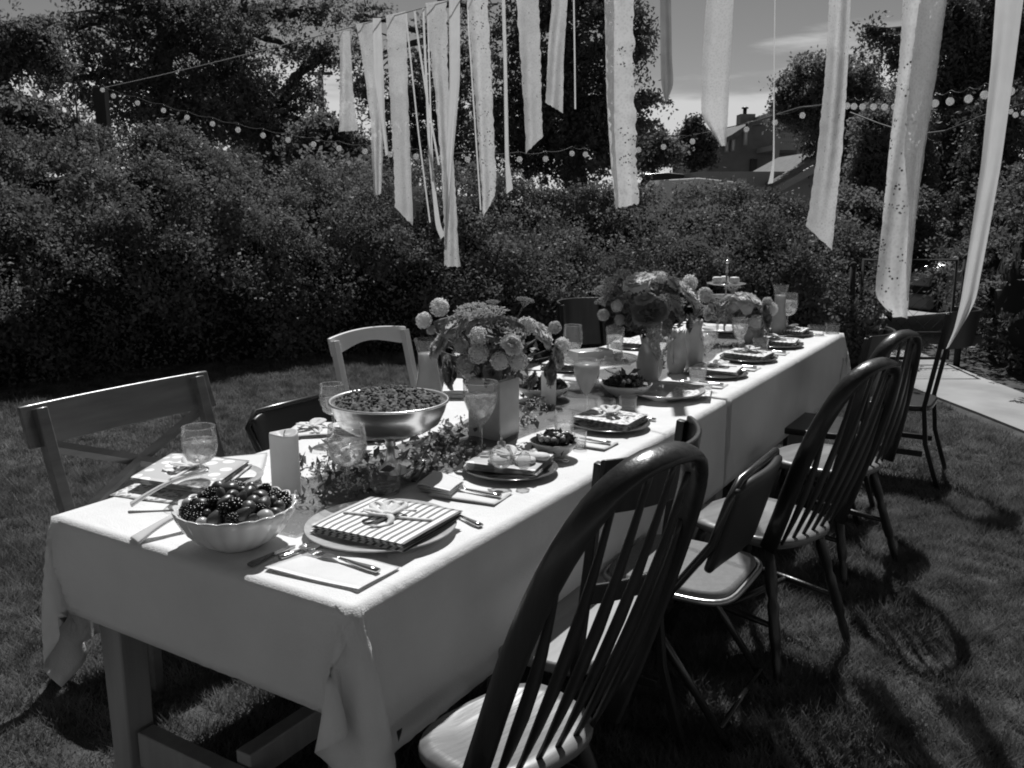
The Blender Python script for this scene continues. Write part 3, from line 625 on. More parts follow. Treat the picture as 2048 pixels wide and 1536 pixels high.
# ------------------------------------------------------------ buildings
def gable(label, uc, vpeak, ul, vl, ur, vr, Y, depth, wallm, roofm, vwin=None):
    pk, a_, b_ = at_y(uc, vpeak, Y), at_y(ul, vl, Y), at_y(ur, vr, Y)
    t = thing('house', label, 'house', (pk.x, Y, 0)); dx0, dx1 = a_.x - pk.x, b_.x - pk.x
    ze0, ze1 = a_.z, b_.z
    m0 = MB(); i_ = .12
    pr = [(dx0 + i_, 0), (dx1 - i_, 0), (dx1 - i_, ze1 - .05), (0, pk.z - .1), (dx0 + i_, ze0 - .05)]
    vs = [(x, 0, z) for x, z in pr] + [(x, depth, z) for x, z in pr]; n = 5
    m0.add(vs, [tuple(range(n)), tuple(range(2 * n - 1, n - 1, -1))] + [(i, n + i, n + (i + 1) % n, (i + 1) % n) for i in range(n)]); m0.obj('wall', wallm, t, False)
    r_ = MB()
    for (x, z) in ((dx0, ze0), (dx1, ze1)):
        vs = [(0, -.3, pk.z), (x, -.3, z), (x, depth + .3, z), (0, depth + .3, pk.z)]; r_.add(vs + [(p[0], p[1], p[2] - .08) for p in vs], [(0, 1, 2, 3), (7, 6, 5, 4), (0, 4, 5, 1), (1, 5, 6, 2), (2, 6, 7, 3), (3, 7, 4, 0)])
    r_.obj('roof', roofm, t, False)
    f_ = MB()
    for (x, z) in ((dx0, ze0), (dx1, ze1)):
        vs = [(0, -.34, pk.z + .02), (x, -.34, z + .02), (x, -.34, z - .16), (0, -.34, pk.z - .16)]; f_.add(vs + [(p[0], p[1] + .04, p[2]) for p in vs], [(0, 1, 2, 3), (7, 6, 5, 4), (0, 4, 5, 1), (1, 5, 6, 2), (2, 6, 7, 3), (3, 7, 4, 0)])
    f_.obj('fascia', M['trimw'], t, False)
    if vwin:
        w0 = at_y(*vwin, Y); MB().box((w0.x - pk.x, -.03, w0.z), (.35, .06, .3)).obj('vent', M['black'], t, False)
    return t
gable('grey gabled roof just showing over the left hedge', 378, 288, 325, 306, 440, 308, 20, 5, M['paleroof'], M['roof'], (378, 300))
gable('dark gabled shed roof right of the grey gable', 535, 268, 462, 302, 640, 330, 22, 4, M['housew'], M['roof'])
gable('dark gabled house half hidden by the left lace strips', 690, 258, 610, 300, 790, 330, 19, 6, M['housew'], M['roof'])
# far house with chimney, deck and windows
HY = 42
def hx(u, v): p = at_y(u, v, HY); return p.x, p.z
t = thing('house', 'brown two storey house with chimney and deck on the far right', 'house', (0, HY, 0))
pr = [hx(1415, 345), hx(1415, 292), hx(1456, 275), hx(1500, 247), hx(1540, 242), hx(1610, 240), hx(1610, 345)]
pr = [(x, z) for x, z in pr]; pr[0] = (pr[0][0], 0); pr[-1] = (pr[-1][0], 0); n = len(pr)
MB().add([(x, 0, z) for x, z in pr] + [(x, 9, z) for x, z in pr], [tuple(range(n)), tuple(range(2 * n - 1, n - 1, -1))] + [(i, (i + 1) % n, n + (i + 1) % n, n + i) for i in range(n)]).obj('wall', M['housew'], t, False)
rp = [hx(1412, 291), hx(1456, 272), hx(1500, 243), hx(1535, 238)]
mb = MB()
for i in range(3):
    (x0, z0), (x1, z1) = rp[i], rp[i + 1]
    vs = [(x0, -.6, z0), (x1, -.6, z1), (x1, 9.4, z1), (x0, 9.4, z0)]; mb.add(vs + [(a, b, c - .22) for a, b, c in vs], [(0, 1, 2, 3), (7, 6, 5, 4), (0, 4, 5, 1), (1, 5, 6, 2), (2, 6, 7, 3), (3, 7, 4, 0)])
mb.obj('roof', M['roof'], t, False)
(x0, z0), (x1, z1) = hx(1530, 238), hx(1612, 240); z1 = hx(1612, 232)[1]
MB().box(((x0 + x1) / 2, 1, (z0 + z1) / 2 - .05), (x1 - x0, 3.4, .42)).obj('fascia', M['trimw'], t, False)
(x0, z0), (x1, z1) = hx(1498, 247), hx(1530, 221)
ch = MB().box(((x0 + x1) / 2, 2, (z0 + z1) / 2), (x1 - x0, .8, z1 - z0)).obj('chimney', M['housew'], t, False)
(x0, z0), (x1, z1) = hx(1508, 221), hx(1517, 206); cxm = (x0 + x1) / 2
MB().tube([(cxm, 2, z0), (cxm, 2, z1 - .05)], (x1 - x0) / 2, 10).lathe([(.02, z1 + .04), (.16, z1), (.17, z1 - .05), (.1, z1 - .06)], 10, (cxm, 2, 0)).obj('flue', M['black'], ch)
for (u, v0, v1, wd) in ((1466, 281, 300, 4), (1491, 262, 288, 5), (1453, 285, 302, 4)):
    (xa, za), (xb, zb) = hx(u, v0), hx(u, v1)
    wn = MB().box((xa, -.04, (za + zb) / 2), (wd * HY / F + .1, .08, za - zb + .12)).obj('window', M['trimw'], t, False)
    MB().box((xa, -.09, (za + zb) / 2), (wd * HY / F, .03, za - zb)).obj('pane', M['win'], wn, False)
mb = MB(); (x0, z0), (x1, z1) = hx(1512, 297), hx(1600, 302)
dk = MB().box(((x0 + x1) / 2, -1.5, z1), (x1 - x0, 2.8, .22)).obj('deck', M['trimw'], t, False)
(xa, za) = hx(1512, 277); mb.box(((x0 + x1) / 2, -2.85, za), (x1 - x0, .1, .12)); mb.box(((x0 + x1) / 2, -2.85, z1 + .3), (x1 - x0, .06, .1))
for k in range(26): mb.box((x0 + (x1 - x0) * k / 25, -2.85, (za + z1) / 2), (.05, .05, za - z1))
q_ = mb.obj('railing', M['trimw'], dk, False)
for u in (1516, 1560): 
    x = hx(u, 300)[0]; MB().box((x, -2.85, za / 2 + .1), (.24, .24, za)).obj('post', M['trimw'], t, False)
(xa, za), (xb, zb) = hx(1500, 318), hx(1512, 343)
MB().box(((xa + xb) / 2, -.05, (za + zb) / 2), (xb - xa, .1, za - zb)).obj('door', M['black'], t, False)
# garage in front of it
GY = 24
def gx(u, v): p = at_y(u, v, GY); return p.x, p.z
t = thing('garage', 'pale low garage with a sloping gable roof before the brown house', 'garage', (0, GY, 0))
(x0, z0), (x1, z1) = gx(1398, 343), gx(1560, 370)
MB().add([(x0, 0, 0), (x1 + 2, 0, 0), (x1 + 2, 0, z0), (x0, 0, z0), (x0, 5, 0), (x1 + 2, 5, 0), (x1 + 2, 5, z0), (x0, 5, z0)], [(0, 1, 2, 3), (7, 6, 5, 4), (0, 4, 5, 1), (1, 5, 6, 2), (2, 6, 7, 3), (3, 7, 4, 0)]).obj('wall', M['paleroof'], t, False)
(xa, za), (xb, zb) = gx(1530, 366), gx(1650, 300)
for nm, dz, th, m_, dy in (('roof', 0, .10, M['roof'], -.8), ('fascia', -.12, .20, M['trimw'], -.86)):
    vs = [(xa, dy, za + dz), (xb, dy, zb + dz), (xb, dy + (5 if nm == 'roof' else .05), zb + dz), (xa, dy + (5 if nm == 'roof' else .05), za + dz)]
    MB().add(vs + [(a, b, c - th) for a, b, c in vs], [(0, 1, 2, 3), (7, 6, 5, 4), (0, 4, 5, 1), (1, 5, 6, 2), (2, 6, 7, 3), (3, 7, 4, 0)]).obj(nm, m_, t, False)
# cars over the hedge
def car(label, loc, rz, m, L=4.4, Wd=1.75, Hc=1.4):
    t = thing('parked_car', label, 'car', loc, rz)
    prof = [(-L / 2, .45), (-L / 2 + .05, .75), (-L / 2 + .25, .86), (-L * .24, .95), (L * .30, .95), (L / 2 - .15, .88), (L / 2, .6), (L / 2, .35), (-L / 2, .3)]
    vs = []; n = len(prof)
    for y, sc_ in ((-Wd / 2, .97), (-Wd / 2 + .1, 1), (Wd / 2 - .1, 1), (Wd / 2, .97)): vs += [(x * sc_, y, z) for x, z in prof]
    fs = [tuple(range(n)), tuple(range(4 * n - 1, 3 * n - 1, -1))] + [(k * n + i, (k + 1) * n + i, (k + 1) * n + (i + 1) % n, k * n + (i + 1) % n) for k in range(3) for i in range(n)]
    MB().add(vs, fs).obj('body', m, t, bevel=.03)
    a = [(-L * .26, .95), (-L * .09, Hc - .04), (L * .05, Hc), (L * .22, Hc - .08), (L * .34, .95)]
    vs = [(x, -Wd / 2 + .08 + (z - .95) * .35, z) for x, z in a] + [(x, Wd / 2 - .08 - (z - .95) * .35, z) for x, z in a]; n = 5
    MB().add(vs, [(0, 4, 3, 2, 1), (5, 6, 7, 8, 9), (1, 2, 7, 6), (2, 3, 8, 7)]).obj('cabin', m, t, bevel=.02)
    MB().add([vs[0], vs[1], vs[6], vs[5]], [(0, 3, 2, 1)]).obj('windscreen', M['wind'], t, False, solid=.01)
    MB().add([vs[3], vs[4], vs[9], vs[8]], [(0, 1, 2, 3)]).obj('rear_window', M['wind'], t, False, solid=.01)
    for y in (-1, 1):
        w = [(x * .9 + .05, y * (Wd / 2 - .072 - (z - .95) * .35), .98 + (z - .95) * .85) for x, z in a]; MB().add(w, [(0, 1, 2, 3, 4)]).obj('side_window', M['wind'], t, False, solid=.008)
        MB().box((-L * .22, y * (Wd / 2 + .08), .98), (.1, .18, .12)).obj('mirror', m, t, bevel=.02)
        MB().box((-L / 2 + .02, y * (Wd / 2 - .28), .66), (.08, .34, .14)).obj('headlight', M['win'], t, bevel=.02)
        for x in (-L * .31, L * .31):
            w_ = MB().tube([(x, y * (Wd / 2 - .2), .31), (x, y * (Wd / 2 + .01), .31)], .31, 20).obj('wheel', M['rubber'], t)
            MB().tube([(x, y * (Wd / 2 - .01), .31), (x, y * (Wd / 2 + .025), .31)], .19, 14).obj('rim', M['metal'], w_)
    MB().box((-L / 2 - .02, 0, .42), (.12, Wd * .94, .16)).obj('bumper', M['trimw'], t, bevel=.03)
    return t
car('dark parked car with bright windscreen beyond the garden gate', (6.15, 11.7, 0), R(28), M['carbody'], 4.2, 1.75, 1.24)
car('white parked car whose roof shows over the right hedge', (at_y(1370, 360, 16).x, 16.6, .0), R(5), M['carlight'], 4.6, 1.8, 1.92)
car('dark parked car far down the alley behind the white roof', (at_y(1325, 335, 26).x, 26.5, 0), R(-8), M['carbody'], 4.4, 1.8, 2.3)

# ------------------------------------------------------------ garden gate
GYt = 8.35; gx0, gx1 = 3.24, 4.1
t = thing('garden_gate', 'chain link garden gate across the concrete path', 'gate', (gx0, GYt, 0))
mb = MB(); w = gx1 - gx0
mb.tube([(0, 0, .08), (0, 0, 1.0), (w, 0, 1.0), (w, 0, .08), (0, 0, .08)], .018, 8); mb.tube([(0, 0, .32), (w, 0, .32)], .013, 8); mb.obj('frame', M['post'], t)
mb = MB()
for k in range(-9, 10):
    for sg in (1, -1):
        xa, xb = k * .1, k * .1 + .92 * sg; za, zb = .08, 1.0
        f0, f1 = 0, 1
        def cl_(f): return xa + (xb - xa) * f
        fs_ = [f / 20 for f in range(21) if 0 <= cl_(f / 20) <= w]
        if len(fs_) > 1: mb.tube([(cl_(fs_[0]), .004 * sg, za + (zb - za) * fs_[0]), (cl_(fs_[-1]), .004 * sg, za + (zb - za) * fs_[-1])], .0016, 4)
tag(mb.obj('wire_mesh', M['post'], t), kind='stuff')
for x, lb, h in ((gx1 + .09, 'dark gate post at the right of the garden path', 1.02), (gx0 - .09, 'dark gate post against the hedge end', .95)):
    p_ = thing('gate_post', lb, 'post', (x, GYt, 0)); MB().tube([(0, 0, 0), (0, 0, h)], .03, 10).obj('post', M['post'], p_); MB().ball((0, 0, h), .034).obj('cap', M['post'], p_)

# ------------------------------------------------------------ tables and cloths
LT, WT, SEAM = 4.33, 1.0, 2.27
for k, (s0, s1, lb) in enumerate([(0.0, SEAM - .01, 'near trestle table of pale timber under the tablecloth'), (SEAM + .01, LT - .02, 'far table continuing the long banquet under its own cloth')]):
    t = thing('table', lb, 'table', T(s0, .5), EA); L = s1 - s0
    MB().box((L / 2, 0, ZT - .028), (L, WT - .04, .045)).obj('tabletop', M['leg'], t, bevel=.006)
    for x in (.1, L - .1):
        for y in (-.395, .395):
            MB().box((x, y, .355), (.088, .088, .71), tp=.86).obj('leg', M['leg'], t, bevel=.006)
        MB().box((x, 0, .12), (.05, .68, .10)).obj('stretcher', M['leg'], t, bevel=.004)
        MB().box((x, 0, .655), (.03, .68, .10)).obj('apron', M['leg'], t, bevel=.004)
    MB().box((L / 2, 0, .16), (L - .26, .05, .08)).obj('stretcher', M['leg'], t, bevel=.004)

def sim_cloth(name, label, s0, s1, rs0, rs1, over_w=.34, zt=ZT, res=.03, seed=1):
    dw_ = WT / round(WT / res); kw = round(over_w / dw_); nw = round(WT / dw_) + 1 + 2 * kw; w0 = -kw * dw_; w1 = WT + kw * dw_
    edge = rs0 if abs(s0 - rs0) < .6 and s0 < rs0 else rs1
    ks = round((edge - s0) / res); s0 = edge - ks * res; ns = int(round((s1 - s0) / res)) + 1; s1 = s0 + (ns - 1) * res
    S, Wg = np.meshgrid(np.linspace(s0, s1, ns), np.linspace(w0, w1, nw), indexing='ij')
    r2 = np.random.default_rng(seed)
    X = np.stack([S, Wg, np.full_like(S, zt)], -1)
    inside = (S > rs0 - .002) & (S < rs1 + .002) & (Wg > -.002) & (Wg < WT + .002)
    pin = inside
    X[~pin] += r2.normal(size=X[~pin].shape) * .002
    ds, dw = (s1 - s0) / (ns - 1), (w1 - w0) / (nw - 1)
    V = np.zeros_like(X); wgt = np.where(pin, 0., 1.)
    # low frequency wind nudges make uneven folds
    nudge = (.5 * np.sin(S * 5.2 + seed) + .4 * np.sin(S * 11 + 2 * seed) + .5 * np.sin(Wg * 7 + seed))
    def con(a, b, rest, k):
        d = X[b] - X[a]; L = np.sqrt((d * d).sum(-1)) + 1e-9; wa, wb = wgt[a], wgt[b]; ws = wa + wb; ws[ws == 0] = 1
        c = (k * (L - rest) / L / ws)[..., None] * d
        X[a] += c * wa[..., None]; X[b] -= c * wb[..., None]
    sl = np.s_; cons = []
    for o_ in (0, 1):
        a = (slice(o_, ns - 1, 2), slice(None)); n_ = len(range(o_, ns - 1, 2)); b = (slice(o_ + 1, o_ + 1 + 2 * n_, 2), slice(None)); cons.append((a, b, ds, 1.))
        a = (slice(None), slice(o_, nw - 1, 2)); n_ = len(range(o_, nw - 1, 2)); b = (slice(None), slice(o_ + 1, o_ + 1 + 2 * n_, 2)); cons.append((a, b, dw, 1.))
    dg = math.hypot(ds, dw)
    for o_ in (0, 1):
        n_ = len(range(o_, ns - 1, 2))
        cons.append(((slice(o_, o_ + 2 * n_, 2), slice(0, nw - 1)), (slice(o_ + 1, o_ + 1 + 2 * n_, 2), slice(1, nw)), dg, .25))
        cons.append(((slice(o_, o_ + 2 * n_, 2), slice(1, nw)), (slice(o_ + 1, o_ + 1 + 2 * n_, 2), slice(0, nw - 1)), dg, .25))
    bend = [((slice(0, ns - 2), slice(None)), (slice(2, ns), slice(None)), 2 * ds, .04), ((slice(None), slice(0, nw - 2)), (slice(None), slice(2, nw)), 2 * dw, .04)]
    dt = .012
    for it in range(200):
        V[..., 2] -= 9.8 * dt; V *= .965
        if it < 90: V[..., 0] += nudge * .3 * dt; V[..., 1] += nudge[::-1] * .3 * dt
        old = X.copy(); X += V * dt * wgt[..., None]
        for _ in range(16):
            for a, b, r_, k in cons: con(a, b, r_, k)
        for a, b, r_, k in bend:
            d = X[b] - X[a]; L = np.sqrt((d * d).sum(-1)) + 1e-9; sh = np.where(L < r_ * .96, L - r_ * .96, 0); c = (k * sh / L / 2)[..., None] * d
            X[a] += c * wgt[a][..., None]; X[b] -= c * wgt[b][..., None]
        e_ = .006
        ins = (X[..., 0] > rs0 - e_) & (X[..., 0] < rs1 + e_) & (X[..., 1] > -e_) & (X[..., 1] < WT + e_) & ~pin
        lo = ins & (X[..., 2] < zt - .001)
        dist = np.stack([X[..., 0] - (rs0 - e_), (rs1 + e_) - X[..., 0], X[..., 1] + e_, (WT + e_) - X[..., 1], zt - X[..., 2]], -1)
        near = dist.argmin(-1)
        for ax, (ci, val) in enumerate([(0, rs0 - e_), (0, rs1 + e_), (1, -e_), (1, WT + e_), (2, zt)]):
            mk = lo & (near == ax); Xc = X[..., ci]; Xc[mk] = val
        V = (X - old) / dt
    inn = (S > rs0 + .05) & (S < rs1 - .05) & (Wg > .05) & (Wg < WT - .05)
    X[..., 2] += np.where(inn, .0022 * np.sin(S * 9 + 3 * np.sin(Wg * 5)) * np.sin(Wg * 13 + 2 * np.sin(S * 4)), 0)
    X[..., 2] += .0035 * np.exp(-((Wg - .33) / .006) ** 2) + .0035 * np.exp(-((Wg - .70) / .006) ** 2)
    pts = np.array([O.x, O.y, 0]) + X[..., 0:1] * np.array(E_) + X[..., 1:2] * np.array(W_) + np.array([0, 0, 1.]) * X[..., 2:3]
    idx = np.arange(ns * nw).reshape(ns, nw); Qd = np.stack([idx[:-1, :-1], idx[1:, :-1], idx[1:, 1:], idx[:-1, 1:]], -1).reshape(-1, 4)
    o = np_mesh(name, pts.reshape(-1, 3), Qd, M['cloth'], None, True)
    q = o.modifiers.new('solid', 'SOLIDIFY'); q.thickness = .0015; q.offset = -1
    return tag(o, label, 'tablecloth')
sim_cloth('tablecloth', 'pale linen tablecloth over the near table, its corner hanging in a fold', -.245, SEAM + .005, 0, SEAM + .2, .35, ZT, .022, 3)
sim_cloth('tablecloth', 'pale linen tablecloth over the far table beyond the seam', SEAM - .06, LT + .33, SEAM - .2, LT, .37, ZT + .004, .03, 5)

# ------------------------------------------------------------ chairs
FW = 148.2                                                   # heading of a chair on the near long side looking at the table
def turn(deg): return R(deg - 90)
def seat_outline(a, b, n=28, p=2.8, back=.86):
    o_ = []
    for k in range(n):
        q = 2 * math.pi * k / n; c, s_ = math.cos(q), math.sin(q)
        x = a * math.copysign(abs(c) ** (2 / p), c); y = b * math.copysign(abs(s_) ** (2 / p), s_)
        x *= 1 - (1 - back) * (.5 - y / b / 2); o_.append((x, y))
    return o_
def windsor(label, s, w, deg, wood, seatm, group, Hb=.57, lean=.20, sback=0):
    t = thing('windsor_chair', label, 'chair', T(s, w), turn(deg), group)
    mb = MB(); ol = [(x, y - sback) for x, y in seat_outline(.222 - sback * .3, .215 - sback)]; n = len(ol)
    vs = []; rings = [(.90, .432), (.99, .445), (1, .458), (.97, .468), (.80, .468), (.5, .456), (.2, .455)]
    for k_, z in rings: vs += [(x * k_, y * k_, z) for x, y in ol]
    fs = [(r_ * n + i, r_ * n + (i + 1) % n, (r_ + 1) * n + (i + 1) % n, (r_ + 1) * n + i) for r_ in range(len(rings) - 1) for i in range(n)]
    fs += [tuple(range(n - 1, -1, -1)), tuple(range((len(rings) - 1) * n, len(rings) * n))]
    mb.add(vs, fs).obj('seat', seatm, t)
    def back(xf, hf): return Vector((xf, -.165 - lean * hf - .045 * (1 - (xf / .23) ** 2) * min(1, hf * 3 + .3), .455 + Hb * hf))
    pts = []
    for k in range(29):
        q = math.pi * k / 28; c = math.cos(q); sn = math.sin(q)
        xf = -.205 * math.copysign(abs(c) ** .75, c) * (1 + .10 * sn); hf = sn ** .72
        pts.append(back(xf, hf))
    hp = MB().tube(pts, [.0135] * 29, 10, [2.2] * 29, up=(0, 1, .25)).obj('hoop', wood, t)
    for k in (-2.5, -1.5, -.5, .5, 1.5, 2.5):
        xb = k * .058; xt = k * .066
        q = math.acos(max(-1, min(1, abs(xt) / .222))); hft = math.sin(q) ** .72 * .99
        p0 = back(xb * .95, 0) + Vector((0, .0, 0)); p1 = back(xt, hft)
        pp = [p0.lerp(p1, f) + Vector((0, -.018 * math.sin(math.pi * f), 0)) for f in (0, .08, .2, .35, .5, .65, .8, .92, 1)]
        MB().tube(pp, [.0062, .0065, .007, .007, .0068, .0065, .006, .006, .006], 7, [1.1, 1.4, 2.4, 3.3, 3.3, 2.6, 1.8, 1.2, 1], up=(1, 0, 0)).obj('spindle', wood, t)
    for sx in (-1, 1):
        for sy in (-1, 1):
            a = Vector((sx * .14, sy * .13, .44)); b = Vector((sx * .215, sy * .215 - (.03 if sy < 0 else 0), 0))
            fr = [0, .12, .2, .3, .38, .42, .5, .62, .7, .74, .8, .9, 1]; rr = [.013, .017, .020, .020, .014, .019, .0175, .020, .018, .013, .016, .014, .010]
            MB().tube([a.lerp(b, f) for f in fr], rr, 9).obj('leg', wood, t)
        a = Vector((sx * .182, .182, .19)); b = Vector((sx * .182, -.20, .19)); MB().tube([a, a.lerp(b, .5), b], [.009, .014, .009], 8).obj('stretcher', wood, t)
    MB().tube([(-.18, 0, .19), (0, 0, .19), (.18, 0, .19)], [.009, .013, .009], 8).obj('stretcher', wood, t)
    return t
def curved_rail_chair(label, s, w, deg, wood, seatm, group, wd=.44, top=.98, rh=.12, bulge=.075, lean=.10, posts=True, cross=False, seat_z=.45, name='rail_back_chair', scallop=0, arch=0, pos=None, lower=True, sd=.40, postw=.03, over=.0):
    t = thing(name, label, 'chair', pos or T(s, w), turn(deg), group); hw = wd / 2; th = .016
    yb = -.19
    def rail(z0, z1, th_, nm, sc_=0, ar=0, hw_=None, dy=0):
        hw2 = hw_ or hw; vs = []; nu, nv = 18, 4
        for side in (0, 1):
            for j in range(nv + 1):
                for i in range(nu + 1):
                    f = i / nu * 2 - 1; x = f * hw2; g = j / nv
                    zt_ = z1 + ar * (1 - f * f); zb_ = z0 + ar * (1 - f * f) * .7 + sc_ * (.5 + .5 * math.cos(f * math.pi)) 
                    z = zb_ * (1 - g) + zt_ * g; hf = (z - seat_z) / (top - seat_z)
                    vs.append((x, yb - lean * hf - bulge * (1 - f * f) + dy + (th_ if side else 0) * (1 if True else 0), z))
        m_ = (nu + 1) * (nv + 1); fs = []
        for j in range(nv):
            for i in range(nu):
                a = j * (nu + 1) + i; fs.append((a, a + 1, a + nu + 2, a + nu + 1)); fs.append((m_ + a + nu + 1, m_ + a + nu + 2, m_ + a + 1, m_ + a))
        ring = [i for i in range(nu + 1)] + [j * (nu + 1) + nu for j in range(1, nv + 1)] + [nv * (nu + 1) + i for i in range(nu - 1, -1, -1)] + [j * (nu + 1) for j in range(nv - 1, 0, -1)]
        for k in range(len(ring)):
            a, b = ring[k], ring[(k + 1) % len(ring)]; fs.append((b, a, m_ + a, m_ + b))
        return MB().add(vs, fs).obj(nm, wood, t, bevel=.004)
    rail(top - rh, top, th, 'top_rail', scallop, arch, hw + over, -.004)
    if lower: rail(seat_z + .17, seat_z + .22, th, 'back_rail', 0, 0, hw - postw * .6)
    px = hw - postw * .5
    for sx in (-1, 1):
        pts = [(sx * px * .95, yb - .03 - .06, 0), (sx * px, yb - .01, seat_z * .55), (sx * px, yb + .012, seat_z), (sx * px, yb + .012 - lean * .55, seat_z + (top - seat_z) * .55), (sx * px, yb + .016 - lean * .95, top - .012 + arch * .0)]
        MB().tube(pts, [postw * .55] * 5, 4, [1.1] * 5, up=(1, 1, 0)).obj('leg', wood, t, False, bevel=.003)
        MB().tube([(sx * (px + .0), sd / 2 - .01, 0), (sx * (px), sd / 2 - .02, seat_z - .03)], [postw * .42, postw * .58], 4, up=(1, 1, 0)).obj('leg', wood, t, False, bevel=.003)
        MB().box((sx * px, 0, seat_z * .42), (.018, sd - .02, .03)).obj('stretcher', wood, t, bevel=.003)
    MB().box((0, sd / 2 - .02, seat_z - .065), (px * 2, .02, .06)).obj('apron', wood, t, bevel=.002)
    MB().prism([(x, y) for x, y in seat_outline(hw + .005, sd / 2 + .01, 28, 5, .93)], seat_z - .03, seat_z).obj('seat', seatm, t, bevel=.008)
    if cross:
        for sg in (1, -1):
            a = Vector((-sg * px, yb - lean * .72, top - rh)); b = Vector((sg * px, yb + .01, seat_z + .05))
            MB().tube([a, a.lerp(b, .5) + Vector((0, -bulge * .8, 0)), b], [.006] * 3, 4, [3.5] * 3, up=(0, 0, 1)).obj('cross_slat', wood, t, False)
    return t
def folding_chair(label, s, w, deg, pad, seatpad, group, rim, top=.80, wd=.44):
    t = thing('folding_chair', label, 'chair', T(s, w), turn(deg), group); hw = wd / 2
    fr = [(-hw, .20, 0), (-hw, -.02, .42), (-hw, -.16, .62), (-hw, -.20, top - .05), (-hw + .05, -.212, top), (hw - .05, -.212, top), (hw, -.20, top - .05), (hw, -.16, .62), (hw, -.02, .42), (hw, .20, 0)]
    MB().tube(fr, .0125, 8).obj('frame', rim if pad == M['pad'] else M['dmetal'], t)
    b_ = [(-hw + .03, -.24, 0), (-hw + .03, .02, .34), (-hw + .03, .12, .43)]
    for sx in (1, -1): MB().tube([(x * sx, y, z) for x, y, z in b_], .0125, 8).obj('leg', M['dmetal'], t)
    MB().tube([(-hw + .03, -.2, .07), (hw - .03, -.2, .07)], .009, 7).obj('crossbar', M['dmetal'], t)
    MB().tube([(-hw, .16, .07), (hw, .16, .07)], .009, 7).obj('crossbar', M['dmetal'], t)
    # padded back
    def pf(i, j):
        x = (i * 2 - 1) * (hw - .012); z = .55 + (top - .55) * j
        return (x, -.155 - (z - .6) * .28 - .035 * (1 - (2 * i - 1) ** 2), z - .02 * abs(2 * i - 1) ** 4)
    MB().grid(pf, 14, 6).obj('backrest', pad, t, solid=.028, bevel=.010)
    ol = seat_outline(hw - .012, .20, 32, 5, .95)
    MB().prism([(x * .955, y * .955 + .0) for x, y in ol], .435, .462).obj('seat_pad', seatpad, t, bevel=.012)
    MB().tube([(x, y, .438) for x, y in ol] + [(ol[0][0], ol[0][1], .438)], .010, 7).obj('seat_rim', rim, t)
    return t
GR = 'chairs drawn up along the near side of the table'; GL = 'chairs along the far side of the table'
windsor('nearest dark spindle back windsor chair, its hoop filling the foreground', .228, -.158, 134.0, M['woodd'], M['woods'], GR, .679, .236, .075)
curved_rail_chair('dark chair with a curved top rail just behind the nearest windsor chair', .76, -.045, FW - 1, M['woodd'], M['seatp'], GR, .50, .98, .13, .10, .06, name='rail_back_chair')
folding_chair('padded folding chair with pale grey seat between wooden chairs', 1.25, -.205, FW, M['vinyl'], M['pad'], GR, M['metal'])
windsor('dark windsor chair with wide worn seat just beyond the padded folding chair', 1.746, -.293, 130.2, M['woodd'], M['woods'], GR, .605, .178)
windsor('dark windsor chair overlapping the middle one, farthest of the hoop backs', 2.625, -.309, 131, M['woodd'], M['woods'], GR, .575, .09)
curved_rail_chair('dark panel back chair near the far table end, left of the hoop tops', 3.30, -.10, FW, M['woodd'], M['woodd'], GR, .40, .93, .30, .07, .08, lower=False)
curved_rail_chair('farthest chair on the near side with a curved panel back by the gate', 4.15, -.34, FW, M['woodd'], M['woodd'], GR, .42, .97, .20, .12, .08, lower=False)
# arm with curl beside it
curved_rail_chair('wide cross back oak chair at the near left of the table', .72, 1.40, FW + 180, M['woodm'], M['woodw'], GL, .68, .885, .135, .02, .14, cross=True, lower=False, over=.035, postw=.05)
folding_chair('dark padded folding chair behind the pillar candle', 1.32, 1.30, FW + 180, M['vinyl'], M['vinyl'], GL, M['metal'], .735, .46)
curved_rail_chair('pale painted chair with an arched top rail behind the silver bowl', 2.13, 1.50, FW + 176, M['woodw'], M['woodw'], GL, .53, .90, .085, .02, .12, scallop=.030, arch=.02, postw=.045, lower=False)
curved_rail_chair('dull dark panel chair half hidden by the tall carafe', 2.86, 1.48, FW + 180, M['woodm'], M['woodd'], GL, .44, .90, .16, .05, .1, lower=False)
curved_rail_chair('dark curved back chair left of the middle bouquet', 3.72, 1.22, FW + 172, M['woodd'], M['woodd'], GL, .44, .93, .30, .12, .06, lower=False)
